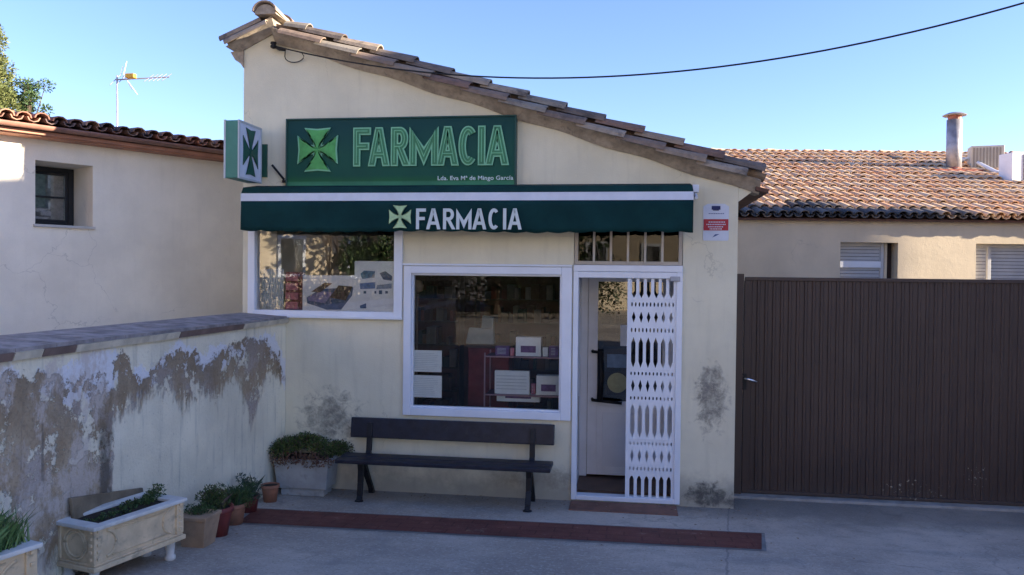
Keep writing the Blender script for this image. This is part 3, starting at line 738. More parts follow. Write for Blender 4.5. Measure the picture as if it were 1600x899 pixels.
c0 = onY(625, 339, YV); cross_mb(c0.x, c0.z, .108, .108, YV, .003).build('cross', m_cross_aw, aw)
eb = MB(); eb.box(ax1+.002, ax1+.06, -.15, -.002, zA-.05, zA+.02); eb.tube([(ax1+.03, -.10, zA-.06), (ax1+.03, -.22, zB_-.05)], .018)
eb.build('bracket', m_whitep, aw, bevel=.005)
eb = MB(); eb.box(ax0-.05, ax0-.002, -.15, -.002, zA-.05, zA+.02); eb.build('bracket', m_whitep, aw, bevel=.005)
ed = MB(); ed.add([(ax0-.004, AY-.002, zB_), (ax0-.004, -.05, zB_-.01), (ax0-.004, AY-.002, zD+.02), (ax0-.001, AY-.002, zB_), (ax0-.001, -.05, zB_-.01), (ax0-.001, AY-.002, zD+.02)], [(0,1,2), (5,4,3), (0,3,4,1), (1,4,5,2), (2,5,3,0)])
ed.build('side_flap', m_stripe, aw)

# ================================================================== ALARM NOTICE
nx0, nx1, nz0, nz1 = .692, .925, 2.498, 2.846
al = thing('alarm_notice', ((nx0+nx1)/2, -.002, nz0), 'small white notice with a red band on the pillar right of the awning', 'sign')
MB().prism([(nx0, nz0+.01), (nx0+.01, nz0), (nx1-.01, nz0), (nx1, nz0+.01), (nx1, nz1-.03), (nx1-.04, nz1-.005), (nx0+.04, nz1-.005), (nx0, nz1-.03)], -.006, -.001).build('plate', m_stripe, al)
MB().box(nx0+.004, nx1-.004, -.009, -.0065, nz0+.095, nz0+.20).build('red_band', m_red, al)
tl = MB()
for k, (zz, x_0, x_1) in enumerate([(.172, .05, .19), (.150, .03, .20), (.128, .045, .185), (.108, .06, .17)]):
    xx = nx0+x_0
    random.seed(k)
    while xx < nx0+x_1:
        w_ = random.uniform(.006, .014); tl.box(xx, xx+w_, -.0115, -.0095, nz0+zz-.004, nz0+zz+.006); xx += w_+.005
tl.build('band_lines', m_stripe, al)
bl = MB(); bl.box(nx0+.075, nx0+.155, -.009, -.0065, nz1-.06, nz1-.025); bl.box(nx0+.088, nx0+.142, -.009, -.0065, nz1-.068, nz1-.0605)
bl.build('emblem', m_navy, al)
bl = MB()
for k in range(9): bl.box(nx0+.05+k*.016, nx0+.06+k*.016, -.009, -.0065, nz1-.10, nz1-.092)
bl.add([(nx0+.085, -.009, nz0+.03), (nx0+.12, -.009, nz0+.045), (nx0+.15, -.009, nz0+.062), (nx0+.11, -.009, nz0+.06)], [(0,1,2,3)])
bl.build('small_print', M('notice_blue', (.06, .10, .25), .6, .1, 10, 0), al)

# ================================================================== OVERHEAD CABLE
S = onY(428, 72, -.06); E = V3(4.35, -1.5, 4.65); sag = .65
ob = thing('overhead_cable', (S.x, -.01, S.z), 'black overhead cable sagging from the wall bracket below the roof ridge', 'cable')
MB().tube([(S*(1-t)+E*t)-V3(0, 0, 4*sag*t*(1-t)) for t in [i/50 for i in range(51)]], .0075, 6).build('wire', m_black, ob, smooth=True)
br = MB(); br.tube([S+V3(0, .055, .0), S+V3(0, -.02, 0)], .018); br.lathe((S.x, S.y-.01, S.z-.03), [(.012, 0), (.03, .01), (.03, .03), (.016, .035), (.03, .045), (.028, .065), (.01, .07)], 12)
br.tube([S, S+V3(.06, 0, -.035), S+V3(.12, .0, -.04)], .016)
br.build('insulator', m_black, ob, smooth=True)
lp = MB(); lp.tube([S+V3(.11, .02, -.04)]+[S+V3(.20-.10*math.cos(t), .035, -.10-.06*math.sin(t)) for t in [k*math.pi/8 for k in range(9)]]+[S+V3(.28, .03, -.07)], .005, 6)
lp.build('loop', m_black, ob, smooth=True)
po = thing('utility_pole', (E.x+.02, E.y, ground_z(E.y)), 'grey wooden utility pole carrying the overhead cable', 'pole')
MB().tube([(E.x+.12, E.y, 0), (E.x+.12, E.y, 5.1)], .11, 12, .08).build('pole', m_bark, po, smooth=True)

# ================================================================== BOUNDARY WALL
WX = -3.40
def wyz(px, py): p = onX(px, py, WX); return (p.y, p.z)
def crv(n, pts, lo=-4.4, hi=.1):
    st = sorted([((y-lo)/(hi-lo), z/2.0) for y, z in pts])
    st = [(max(0, min(1, p)), v) for p, v in st]
    t = n.math('DIVIDE', n.math('SUBTRACT', n.Y, lo), hi-lo)
    t = n.math('ADD', t, n.math('MULTIPLY_ADD', n.noise(7, 3), .03, -.015))
    sp = n.n.new('ShaderNodeSeparateColor'); n.l(n.ramp(t, st), sp.inputs[0])
    return n.math('MULTIPLY', sp.outputs[0], 2.0)
bw = NT('peeling_wall')
base = (.86, .79, .60)
c = bw.mix(bw.step(bw.noise(1.6, 6, .6), .3, .7), mul(base, .82), mul(base, 1.05))
c = bw.mix(bw.math('MULTIPLY', bw.step(bw.noise(6, 5, .6, stretch=(1, 2.4, .25)), .52, .72), .35), c, (.27, .265, .22))
c = bw.mix(bw.math('MULTIPLY', bw.step(bw.noise(30, 4, .7), .60, .70), .35), c, (.22, .21, .18))
topP = [(0, 590), (30, 588), (43, 584), (87, 585), (100, 600), (117, 603), (128, 590), (140, 606), (150, 593), (165, 585), (172, 612), (182, 557), (207, 570), (218, 600), (226, 594), (240, 568), (267, 550), (310, 553), (318, 580), (334, 557), (367, 537), (407, 527), (425, 545), (437, 556), (441, 590)]
botP = [(0, 900), (150, 880), (172, 860), (178, 655), (207, 640), (234, 617), (254, 620), (294, 637), (314, 613), (340, 630), (352, 605), (372, 605), (384, 640), (394, 668), (407, 620), (414, 596), (441, 596)]
whP = [(0, 572), (22, 575), (38, 590), (60, 578), (85, 580), (97, 572), (125, 556), (160, 545), (175, 550), (184, 556), (207, 575), (240, 572), (258, 550), (275, 533), (300, 537), (312, 552), (334, 540), (350, 532), (367, 545), (400, 522), (415, 518), (434, 530), (442, 560)]
zt = crv(bw, [wyz(*p) for p in topP]); zb2 = crv(bw, [wyz(*p) for p in botP]); zw = crv(bw, [wyz(*p) for p in whP])
e1 = bw.math('MULTIPLY_ADD', bw.noise(9, 7, .75), .46, -.23)
e2 = bw.math('MULTIPLY_ADD', bw.noise(6, 6, .75, stretch=(1, 2.2, .6)), .6, -.3)
zz = bw.math('ADD', bw.Z, e1)
white_top = bw.math('SUBTRACT', 1.0, bw.step(bw.math('SUBTRACT', zz, zw), -.02, .012))
white_bot = bw.step(bw.math('SUBTRACT', zz, zt), -.14, -.10)
wm = bw.math('MULTIPLY', white_top, white_bot)
c = bw.mix(bw.math('MULTIPLY', wm, .92), c, (.74, .73, .74))
b_top = bw.math('SUBTRACT', 1.0, bw.step(bw.math('SUBTRACT', zz, zt), -.012, .012))
b_bot = bw.step(bw.math('SUBTRACT', bw.math('ADD', bw.Z, e2), zb2), -.03, .10)
bm_ = bw.math('MULTIPLY', b_top, b_bot)
isl = bw.step(bw.noise(5.5, 7, .72), .545, .585)          # surviving flakes of paint
bm_ = bw.math('MULTIPLY', bm_, bw.math('SUBTRACT', 1.0, bw.math('MULTIPLY', isl, .85)))
br_c = bw.mix(bw.step(bw.noise(4, 6, .65), .35, .65), (.32, .235, .145), (.46, .36, .24))
br_c = bw.mix(bw.math('MULTIPLY', bw.step(bw.noise(2.1, 6, .7), .46, .60), .75), br_c, (.47, .41, .37))
br_c = bw.mix(bw.math('MULTIPLY', bw.math('SUBTRACT', 1.0, bw.step(bw.math('SUBTRACT', zt, bw.math('ADD', bw.Z, e2)), .02, .42)), .5), br_c, (.20, .15, .095))
br_c = bw.mix(bw.math('MULTIPLY', bw.step(bw.noise(40, 4, .7), .5, .66), .45), br_c, (.16, .125, .095))
c = bw.mix(bm_, c, br_c)
# dark vertical drips
dr_ = bw.math('MULTIPLY', bw.step(bw.noise(9, 4, .6, stretch=(1, 1.6, .10)), .64, .70), bw.step(bw.Z, 1.35, 1.15))
c = bw.mix(bw.math('MULTIPLY', dr_, .55), c, (.12, .11, .095))
yc_, zc_ = wyz(165, 720)
dd = bw.math('ABSOLUTE', bw.math('SUBTRACT', bw.math('ADD', bw.Y, bw.math('MULTIPLY_ADD', bw.noise(5, 4), .2, -.1)), yc_))
dk = bw.math('MULTIPLY', bw.math('SUBTRACT', 1.0, bw.step(dd, .03, .09)), bw.step(bw.Z, 1.25, 1.05))
c = bw.mix(bw.math('MULTIPLY', dk, .8), c, (.085, .075, .06))
yk, _ = wyz(172, 720)
lg = bw.math('MULTIPLY', bw.math('SUBTRACT', 1.0, bw.step(bw.Y, yk-.1, yk+.1)), bw.step(bw.noise(3.6, 7, .72, stretch=(1, 1.3, .8)), .48, .60))
c = bw.mix(bw.math('MULTIPLY', lg, .75), c, (.58, .50, .43))
hh_ = bw.math('ADD', bw.math('MULTIPLY', bm_, -1.6), bw.math('MULTIPLY', bw.noise(45, 5), .8)); bw.bump(hh_, .6, .012)
m_peel = bw.fin(c, .92, 0, .2)
lwl = thing('boundary_wall', (WX-.2, -3, 0), 'low wall with badly peeling plaster running along the left of the forecourt', 'wall')
MB().box(WX-.42, WX, -8.0, -.004, -.3, 1.675).build('wall', m_peel, lwl)
cp = MB(); random.seed(3)
edgesY = [onX(p, 520, WX+.03).y for p in (447, 380, 280, 118, 66, 20)] + [-4.4, -5, -5.6, -6.3, -7.2, -8.0]
edgesY[0] = -.006
parts = [[], []]
mcap = M('weathered_coping_tile', (.27, .24, .225), .85, .35, 7, .5, 40, dirt=(.13, .125, .13), dirt_amt=.7)
mcapl = M('pale_coping_edge', (.62, .55, .42), .9, .2, 6, .4, 40, dirt=(.2, .17, .13), dirt_amt=.4)
tb = MB()
yy = -.006
while yy > -8:
    y2 = yy-.33+jit(.004)
    tb.hexa([(WX-.47, y2+.006, 1.72+jit(.003)), (WX+.035, y2+.006, 1.700), (WX+.035, yy, 1.700), (WX-.47, yy, 1.72)],
            [(WX-.47, y2+.006, 1.748), (WX+.035, y2+.006, 1.722+jit(.004)), (WX+.035, yy, 1.722), (WX-.47, yy, 1.748)]); yy = y2
cop = tb.build('coping', mcap, lwl)
for k in range(len(edgesY)-1):
    ya, yb = edgesY[k+1], edgesY[k]
    q = MB(); q.hexa([(WX-.45, ya+.004, 1.674), (WX+.030, ya+.004, 1.652), (WX+.030, yb-.004, 1.652), (WX-.45, yb-.004, 1.674)],
                     [(WX-.45, ya+.004, 1.718), (WX+.048, ya+.004, 1.699+jit(.002)), (WX+.048, yb-.004, 1.699), (WX-.45, yb-.004, 1.718)])
    q.build('bedding', mcapl if k % 2 == 0 else M('brown_coping_edge', (.20, .14, .115), .9, .2, 6, .3, 40), cop)

# ================================================================== BENCH
bn = thing('park_bench', (-1.67, -.3, 0), 'long black bench with plank seat and backrest under the display window', 'bench')
bx0, bx1 = -2.69, -.665
for (ya, yb, za) in ((-.50, -.36, .415), (-.345, -.19, .418)):
    MB().box(bx0, bx1, ya, yb, za-.038, za).build('seat', m_bench, bn, bevel=.008)
Mt = Matrix.Translation((0, -.115, .55)) @ Matrix.Rotation(R(-8), 4, 'X')
MB().box(bx0+.02, bx1, -.018, .018, 0, .195, Mt).build('backrest', m_bench, bn, bevel=.008)
for lx, (fy, ry) in ((-2.47, (-.42, -.04)), (-.87, (-.47, -.05))):
    def lg_(pts, wd, name):
        q = MB()
        for i in range(len(pts)-1):
            (y0_, z0_, t0), (y1_, z1_, t1) = pts[i], pts[i+1]
            d = V3(0, y1_-y0_, z1_-z0_).normalized(); nn = V3(0, -d.z, d.y)
            a_, b2 = V3(lx, y0_, z0_), V3(lx, y1_, z1_); X_ = V3(wd/2, 0, 0)
            q.hexa([a_-X_-nn*t0, a_+X_-nn*t0, a_+X_+nn*t0, a_-X_+nn*t0], [b2-X_-nn*t1, b2+X_-nn*t1, b2+X_+nn*t1, b2-X_+nn*t1])
        return q.build(name, m_iron, bn, bevel=.005)
    g0 = ground_z(fy)
    lg_([(-.40, .375, .03), (-.385, .30, .028), (-.40, .18, .022), (fy-.0, .06, .018), (fy-.02, g0, .03)], .05, 'leg')
    lg_([(-.33, .37, .03), (-.26, .27, .026), (-.17, .16, .02), (ry-.05, .06, .018), (ry-.02, 0, .028)], .05, 'leg')
    lg_([(-.40, .365, .016), (-.21, .365, .02), (-.155, .43, .022), (-.14, .56, .02), (-.115, .70, .014)], .05, 'back_support')
    q = MB(); q.lathe((lx, fy-.02, g0), [(.04, 0), (.042, .012), (.03, .02)], 10); q.build('foot', m_iron, bn)

# ================================================================== FOLIAGE
def leafcloud(mb, c, r, n, size, seed, flat=.35, shell=.55, aspect=2.0):
    rnd = random.Random(seed)
    for _ in range(n):
        while True:
            d = V3(rnd.uniform(-1, 1), rnd.uniform(-1, 1), rnd.uniform(-1, 1))
            if .05 < d.length < 1: break
        rad = (shell+(1-shell)*rnd.random()) if rnd.random() < .75 else rnd.random()
        d.normalize()
        p = V3(c[0]+d.x*r[0]*rad, c[1]+d.y*r[1]*rad, c[2]+d.z*r[2]*rad)
        s_ = size*rnd.uniform(.6, 1.3)
        ax = (d+V3(rnd.uniform(-.8, .8), rnd.uniform(-.8, .8), rnd.uniform(-.5, .9))).normalized()
        bx = ax.cross(V3(rnd.uniform(-1, 1), rnd.uniform(-1, 1), rnd.uniform(-1, 1)))
        if bx.length < .05: continue
        bx.normalize(); nx_ = ax.cross(bx)
        mb.add([p, p+ax*s_*.5+bx*s_*.5/aspect+nx_*s_*.1, p+ax*s_, p+ax*s_*.5-bx*s_*.5/aspect+nx_*s_*.1], [(0,1,2,3)])
def blades(mb, c, rx, ry, n, h, seed, lean=.4, wd=.006):
    rnd = random.Random(seed)
    for _ in range(n):
        b = V3(c[0]+rnd.uniform(-rx, rx), c[1]+rnd.uniform(-ry, ry), c[2]); hh = h*rnd.uniform(.5, 1.15)
        l = V3(rnd.uniform(-1, 1), rnd.uniform(-1, 1), 0)*lean*hh; s_ = V3(rnd.uniform(-1, 1), rnd.uniform(-1, 1), 0).normalized()*wd
        mid = b+l*.35+V3(0, 0, hh*.6); tp = b+l+V3(0, 0, hh)
        mb.add([b-s_, b+s_, mid+s_*.8, tp, mid-s_*.8], [(0,1,2,3,4)])

# square concrete planter
pA = onG(433, 774); pB = onG(500, 777)
qx0, qx1, qy0, qy1 = -3.365, -2.81, -.36, -.04
hz = .36
sp_ = thing('square_planter', ((qx0+qx1)/2, (qy0+qy1)/2, 0), 'square pale concrete planter in the corner left of the bench', 'planter')
t = .03
pb = MB(); pb.hexa([(qx0+t, qy0+t, .07), (qx1-t, qy0+t, .07), (qx1-t, qy1-t, .07), (qx0+t, qy1-t, .07)], [(qx0, qy0, hz), (qx1, qy0, hz), (qx1, qy1, hz), (qx0, qy1, hz)])
pb.build('tub', m_concrete, sp_, bevel=.01)
pb = MB(); pb.box(qx0+.06, qx1-.06, qy0+.05, qy1-.05, 0, .075); pb.build('base', m_concrete, sp_, bevel=.008)
pb = MB(); pb.box(qx0+.03, qx1-.03, qy0+.03, qy1-.03, hz-.01, hz+.004); pb.build('soil', m_soil, sp_)
lfm = MB()
rnd = random.Random(11)
for k in range(26):
    cxx = rnd.uniform(qx0-.02, qx1+.02); cyy = rnd.uniform(qy0-.02, qy1+.0); rr = rnd.uniform(.07, .11)
    e = 1-((cxx-(qx0+qx1)/2)/.34)**2
    leafcloud(lfm, (cxx, cyy, hz+.03+.15*e*rnd.uniform(.6, 1)), (rr*1.3, rr, rr*.7), 380, .022, k, shell=.5)
pl = thing('bushy_plant', ((qx0+qx1)/2, (qy0+qy1)/2, hz), 'dense low dark green plant overflowing the square concrete planter', 'plant')
lfm.build('foliage', m_leaf_mix, pl)
dm = MB()
for k in range(12):
    leafcloud(dm, (qx0+.04+(qx1-qx0-.04)*k/11, qy0-.02+rnd.uniform(-.01, .02), hz-.0+rnd.uniform(-.03, .03)), (.06, .04, .05), 45, .03, 80+k)
dm.build('dry_flowers', m_stalk, pl)
# ornate long planter (built along its own axis)
K = onG(147, 893, .09); Rr = onG(289, 853, .09)
u = V3(Rr.x-K.x, Rr.y-K.y, 0); LL = u.length; u.normalize(); v = V3(-u.y, u.x, 0)
ang = math.atan2(u.y, u.x)
def ornate(K, ang, LL, DD, HH, gz, label, seed, feet=True, group='ornate cast stone planters'):
    t_ = thing('stone_planter', (K.x, K.y, gz), label, 'planter', group, rz=ang)
    q = MB()
    q.box(.02, LL-.02, .02, DD-.02, .09, .09+HH); ob_ = q.build('tub', m_planter, t_, bevel=.006, local=True)
    q = MB(); q.box(-.005, LL+.005, -.005, DD+.005, .075, .105); q.box(.008, LL-.008, .008, DD-.008, .106, .118); q.build('plinth', m_planter, t_, bevel=.005, local=True)
    q = MB(); a_ = .09+HH
    q.box(-.012, LL+.012, -.012, .055, a_, a_+.025); q.box(-.012, LL+.012, DD-.055, DD+.012, a_, a_+.025)
    q.box(-.012, .075, .055, DD-.055, a_, a_+.025); q.box(LL-.075, LL+.012, .055, DD-.055, a_, a_+.025)
    q.build('rim', m_planter_rim, t_, bevel=.006, local=True)
    q = MB(); q.box(.07, LL-.07, .05, DD-.05, a_+.002, a_+.006); q.build('soil', m_soil, t_, local=True)
    # relief: corner pilasters with studs, big arcs on the faces
    for (x_, y_, w_, d_) in ((.0, .0, .07, .07), (LL-.07, .0, .07, .07), (0, DD-.07, .07, .07), (LL-.07, DD-.07, .07, .07)):
        q = MB(); q.box(x_+.006, x_+w_-.006, y_+.006, y_+d_-.006, .119, a_-.002)
        for k in range(5):
            z_ = .15+k*(HH-.06)/4.2; xc_ = x_+.035; yc_ = y_+.035
            if y_ == 0: q.box(xc_-.012, xc_+.012, y_-.004, y_+.016, z_-.010, z_+.010)
            if x_ == 0: q.box(x_-.004, x_+.016, yc_-.012, yc_+.012, z_-.010, z_+.010)
        q.build('pilaster', m_planter, t_, bevel=.004, local=True)
    q = MB(); cz = .10+HH*.52; rr = HH*.40
    n_ = 20
    def arc(fn, a0, a1, r_):
        q.tube([fn(r_*math.cos(a0+(a1-a0)*i/n_), r_*math.sin(a0+(a1-a0)*i/n_)) for i in range(n_+1)], .009, 6)
    arc(lambda a, b: (.018, DD/2+a, cz+b), 0, 2*math.pi, rr)
    arc(lambda a, b: (.018, DD/2+a*.9, cz+b*.9), 0, 2*math.pi, rr*.9)
    for s in (.09, LL-.09):
        arc(lambda a, b: (s+(a if s < LL/2 else -a), .018, cz+b), -math.pi/2*.9, math.pi/2*.9, rr*.85)
    q.tube([(.14, .018, .145), (LL-.14, .018, .145)], .006, 6); q.tube([(.16, .018, a_-.03), (LL-.16, .018, a_-.03)], .006, 6)
    q.build('relief', m_planter, t_, smooth=True, local=True)
    if feet:
        for (x_, y_) in ((.06, .07), (LL-.06, .07), (.06, DD-.07), (LL-.06, DD-.07)):
            dz = ground_z((Matrix.Rotation(ang, 3, 'Z') @ V3(x_, y_, 0)).y+K.y)-gz
            MB().lathe((x_, y_, dz-.002), [(.028, 0), (.036, .01), (.036, .03), (.026, .04), (.034, .074-dz), (.034, .078-dz)], 14).build('foot', m_planter_rim, t_, smooth=True, local=True)
    return t_
ornate(K, ang, LL, .36, .235, K.z-.09, 'pale cast stone trough with round reliefs beside the clay pots, nearer the house', 1)
def pworld(x_, y_, z_): q = Matrix.Rotation(ang, 3, 'Z') @ V3(x_, y_, 0); return V3(K.x+q.x, K.y+q.y, K.z-.09+z_)
pl = thing('trailing_plant', pworld(LL/2, .2, .33), 'sparse dark green plant growing along the cast stone trough', 'plant')
q = MB()
for k in range(16):
    t_ = k/15; p = pworld(.12+(LL-.16)*t_, .19+jit(.05), .326+.045*t_**3)
    leafcloud(q, p, (.045, .045, .010+.05*t_**3), int(70+160*t_**3), .018, 200+k)
q.build('foliage', m_leaf_dark, pl)
# second planter at the frame's edge
K2 = onZ(52, 930, .42); K2 = V3(K2.x, K2.y, 0)
t0 = onZ(62, 848, .80)
Kb = V3(t0.x-.02, t0.y-.03, 0)
a2 = ang-.02
uu = V3(math.cos(a2), math.sin(a2), 0)
Kb = V3(t0.x, t0.y, 0)-uu*.62
gz2 = ground_z(t0.y-.2)
HH2 = .80-.025-.09-gz2
ornate(Kb, a2, .62, .34, HH2, gz2, 'pale cast stone trough of grassy leaves at the bottom left edge of the photo', 2)
tg = thing('grassy_plant', (Kb.x, Kb.y, .8), 'light green grassy plant in the planter at the bottom left edge', 'plant')
q = MB()
cc = V3(Kb.x, Kb.y, .80)+uu*.36+V3(-uu.y, uu.x, 0)*.17
blades(q, cc, .17, .22, 1500, .16, 6, .8, .0032)
for k in range(14): leafcloud(q, cc+V3(jit(.16), jit(.2), .05+jit(.02)), (.07, .07, .05), 160, .02, 300+k)
q.build('foliage', m_leaf_grass, tg)

# timber offcut leaning behind the planter
pk = MB(); c0_, c1_ = wyz(104, 778), wyz(217, 762)
y0_, y1_ = c0_[0], c1_[0]
pk.hexa([(WX+.08, y0_, .30), (WX+.10, y0_, .30), (WX+.10, y1_, .22), (WX+.08, y1_, .22)], [(WX+.010, y0_, c0_[1]+.0), (WX+.032, y0_, c0_[1]), (WX+.032, y1_, c1_[1]), (WX+.010, y1_, c1_[1])])
tag(pk.build('wooden_board', M('weathered_board', (.20, .155, .10), .85, .25, 6, .4, 50, dirt=(.1, .08, .05)), bevel=.004), 'weathered brown board leaning on the peeling wall behind the cast stone trough', 'board')

# clay pots along the wall, each with its plant
def pot(px, py, r, h, mat, label, plant=None, plabel=None, pm=None, square=False):
    b = onG(px, py); b = V3(max(b.x, WX+r+.01), b.y+r*.8, 0); gz = ground_z(b.y)
    t_ = thing('flower_pot', (b.x, b.y, gz), label, 'pot', 'pots along the peeling wall')
    q = MB()
    if square:
        q.hexa([(b.x-r*.75, b.y-r*.75, gz), (b.x+r*.75, b.y-r*.75, gz), (b.x+r*.75, b.y+r*.75, gz), (b.x-r*.75, b.y+r*.75, gz)],
               [(b.x-r, b.y-r, gz+h), (b.x+r, b.y-r, gz+h), (b.x+r, b.y+r, gz+h), (b.x-r, b.y+r, gz+h)])
        q.build('pot', mat, t_, bevel=.006)
        q = MB(); q.box(b.x-r*1.06, b.x+r*1.06, b.y-r*1.06, b.y+r*1.06, gz+h+.001, gz+h+.028); q.build('rim', mat, t_, bevel=.005)
    else:
        q.lathe((b.x, b.y, gz), [(r*.68, 0), (r*.9, h*.8), (r*.9, h*.82)], 22); q.build('pot', mat, t_, smooth=True)
        q = MB(); q.lathe((b.x, b.y, gz+h*.8), [(r*.95, 0), (r, .005), (r, h*.2), (r*.86, h*.2), (r*.84, h*.1)], 22); q.build('rim', mat, t_, smooth=True)
    q = MB(); q.lathe((b.x, b.y, gz+h*.9), [(r*.84, 0), (r*.84, .006)], 16); q.build('soil', m_soil, t_)
    if plant:
        n_, rr, hh2, kind = plant
        pt_ = thing('potted_plant', (b.x, b.y, gz+h), plabel, 'plant', 'plants in the pots along the wall')
        q = MB(); rn = random.Random(int(px))
        for k in range(n_):
            an = rn.uniform(0, 6.28); dd_ = rn.uniform(0, rr)
            leafcloud(q, (b.x+math.cos(an)*dd_, b.y+math.sin(an)*dd_, gz+h+rn.uniform(0, hh2)), (.05, .05, .035), 130, .019, int(px)*10+k, aspect=2.4)
        blades(q, (b.x, b.y, gz+h), rr*.6, rr*.6, 60, hh2*1.2, int(px), .8, .0025)
        q.build('foliage', pm, pt_)
        q = MB()
        for k in range(5): q.tube([(b.x+jit(.02), b.y+jit(.02), gz+h*.85), (b.x+jit(.06), b.y+jit(.06), gz+h+hh2*.7)], .004, 5)
        q.build('stem', m_bark, pt_)
pot(417, 786, .085, .16, m_terra, 'small terracotta pot between the square planter and the peeling wall')
pot(300, 856, .11, .20, m_terra_pale, 'pale clay pot touching the end of the cast stone trough', (7, .08, .07, 0), 'dark leafy plant rising above the pale clay pot', m_leaf_dark, square=True)
pot(326, 841, .13, .22, m_redpot, 'dark red glazed pot between two clay pots', (22, .14, .11, 0), 'bushy green plant in the dark red glazed pot', m_leaf_mix)
pot(358, 822, .10, .17, m_terra, 'brown clay pot behind the dark red pot', (20, .13, .13, 0), 'leafy dark green plant in the brown clay pot behind the red one', m_leaf_dark)
pot(383, 803, .09, .15, m_redpot, 'low reddish pot at the end of the red paving strip', (10, .10, .14, 0), 'grey green plant in the low reddish pot near the red paving strip', m_leaf_grey)

# ================================================================== METAL GATE
GY = .5
gt = thing('metal_gate', (3, GY, 0), 'dark brown ribbed metal gate, wider than the view, right of the pharmacy', 'gate')
gl0, gl1, gz1 = 1.15, 5.6, 2.165
gn = NT('brown_gate_paint')
c = gn.mix(gn.step(gn.noise(1.1, 5), .3, .7), (.050, .032, .026), (.064, .040, .032))
c = gn.mix(gn.math('MULTIPLY', gn.step(gn.Z, 1.1, 2.1), .25), c, (.045, .026, .024))
c = gn.mix(gn.math('MULTIPLY', gn.step(gn.noise(7, 5, .6, stretch=(2.5, 1, .12)), .45, .7), .45), c, (.034, .022, .02))
c = gn.mix(gn.math('MULTIPLY', gn.step(gn.noise(2.2, 6, .7, stretch=(1, 1, .5)), .55, .75), .3), c, (.085, .07, .06))
def spots(cx, cz, rx, rz):
    dx = gn.math('DIVIDE', gn.math('SUBTRACT', gn.X, cx), rx); dz = gn.math('DIVIDE', gn.math('SUBTRACT', gn.Z, cz), rz)
    return gn.math('SUBTRACT', 1.0, gn.step(gn.math('ADD', gn.math('MULTIPLY', dx, dx), gn.math('MULTIPLY', dz, dz)), .6, 1.1))
s1, s2 = onY(1430, 765, GY), onY(1525, 745, GY)
mk = gn.math('MAXIMUM', spots(s1.x, s1.z, .35, .11), spots(s2.x, s2.z, .12, .14))
mk = gn.math('MULTIPLY', mk, gn.step(gn.noise(34, 3, .6), .62, .66))
c = gn.mix(gn.math('MULTIPLY', mk, .8), c, (.45, .42, .33))
dz_ = gn.math('MULTIPLY', gn.math('SUBTRACT', 1.0, gn.step(gn.math('ADD', gn.Z, gn.math('MULTIPLY', gn.noise(6, 4), .2)), .1, .3)), .35)
c = gn.mix(dz_, c, (.075, .065, .06))
gn.bump(gn.noise(50, 3), .08, .004)
m_gate = gn.fin(c, .5, 0, .4)
q = MB(); pitch = .0745; prof = []
x = gl0
while x < gl1:
    prof += [(x, 0), (x+.040, 0), (x+.047, .010), (x+.067, .010)]; x += pitch
V = []
for (x, d) in prof: V += [(x, GY-d, .045), (x, GY-d, gz1-.03)]
q.add(V, [(2*i, 2*i+2, 2*i+3, 2*i+1) for i in range(len(prof)-1)])
pn = q.build('panel', m_gate, gt); s_m = pn.modifiers.new('solid', 'SOLIDIFY'); s_m.thickness = .002
q = MB(); q.box(gl0-.0, gl1, GY-.025, GY+.02, gz1-.035, gz1); q.box(gl0, gl1, GY-.022, GY+.02, .03, .06); q.box(gl0-.005, gl0+.05, GY-.026, GY+.02, .03, gz1-.036)
q.build('gate_frame', m_gate, gt, bevel=.003)
MB().box(1.03, 1.135, GY-.05, GY+.05, 0, gz1+.03).build('post', m_gate, gt, bevel=.004)
hp = onY(1172, 594, GY-.05)
q = MB(); q.tube([(hp.x-.05, GY-.02, hp.z+.015), (hp.x-.05, GY-.07, hp.z+.015), (hp.x-.02, GY-.075, hp.z+.01), (hp.x+.07, GY-.072, hp.z-.015)], .012, 8)
q.build('handle', M('chrome', (.7, .7, .72), .2, .05, 5, 0, metal=1.0), gt, smooth=True)
MB().box(hp.x-.068, hp.x-.03, GY-.030, GY-.0265, hp.z-.10, hp.z+.06).build('lock_plate', m_black, gt)
struct(MB().box(1.02, 5.7, GY-.13, GY+.12, -.05, .024).build('threshold', M('pale_threshold', (.30, .295, .28), .9, .2, 5, .3, 60, dirt=(.15, .145, .14)), bevel=.006))
tag(MB().box(5.62, 11, GY-.15, GY+.15, -.2, 2.4).build('yard_wall', m_cream2), 'cream yard wall continuing beyond the ribbed gate, outside the view', 'wall')

# ================================================================== HOUSE ON THE RIGHT
HA = YAW; hd_ = 11.5
fh = V3(-math.sin(HA), math.cos(HA), 0); rh = V3(math.cos(HA), math.sin(HA), 0)
O2 = V3(CAM.x, CAM.y, 0)+fh*hd_
def rhl(px, py, y=0.0):    # photo pixel -> local coords on the facade plane (offset y)
    d = ray(px, py); nrm = fh; t = ((O2+fh*y)-CAM).dot(nrm)/d.dot(nrm); p = CAM+d*t-O2; return p.dot(rh), p.z
hs = thing('neighbour_house', O2, 'low cream house with a broad orange tiled roof behind the brown gate', 'building', rz=HA)
hx0, hx1 = 2.95, 14.0; ez = 3.0
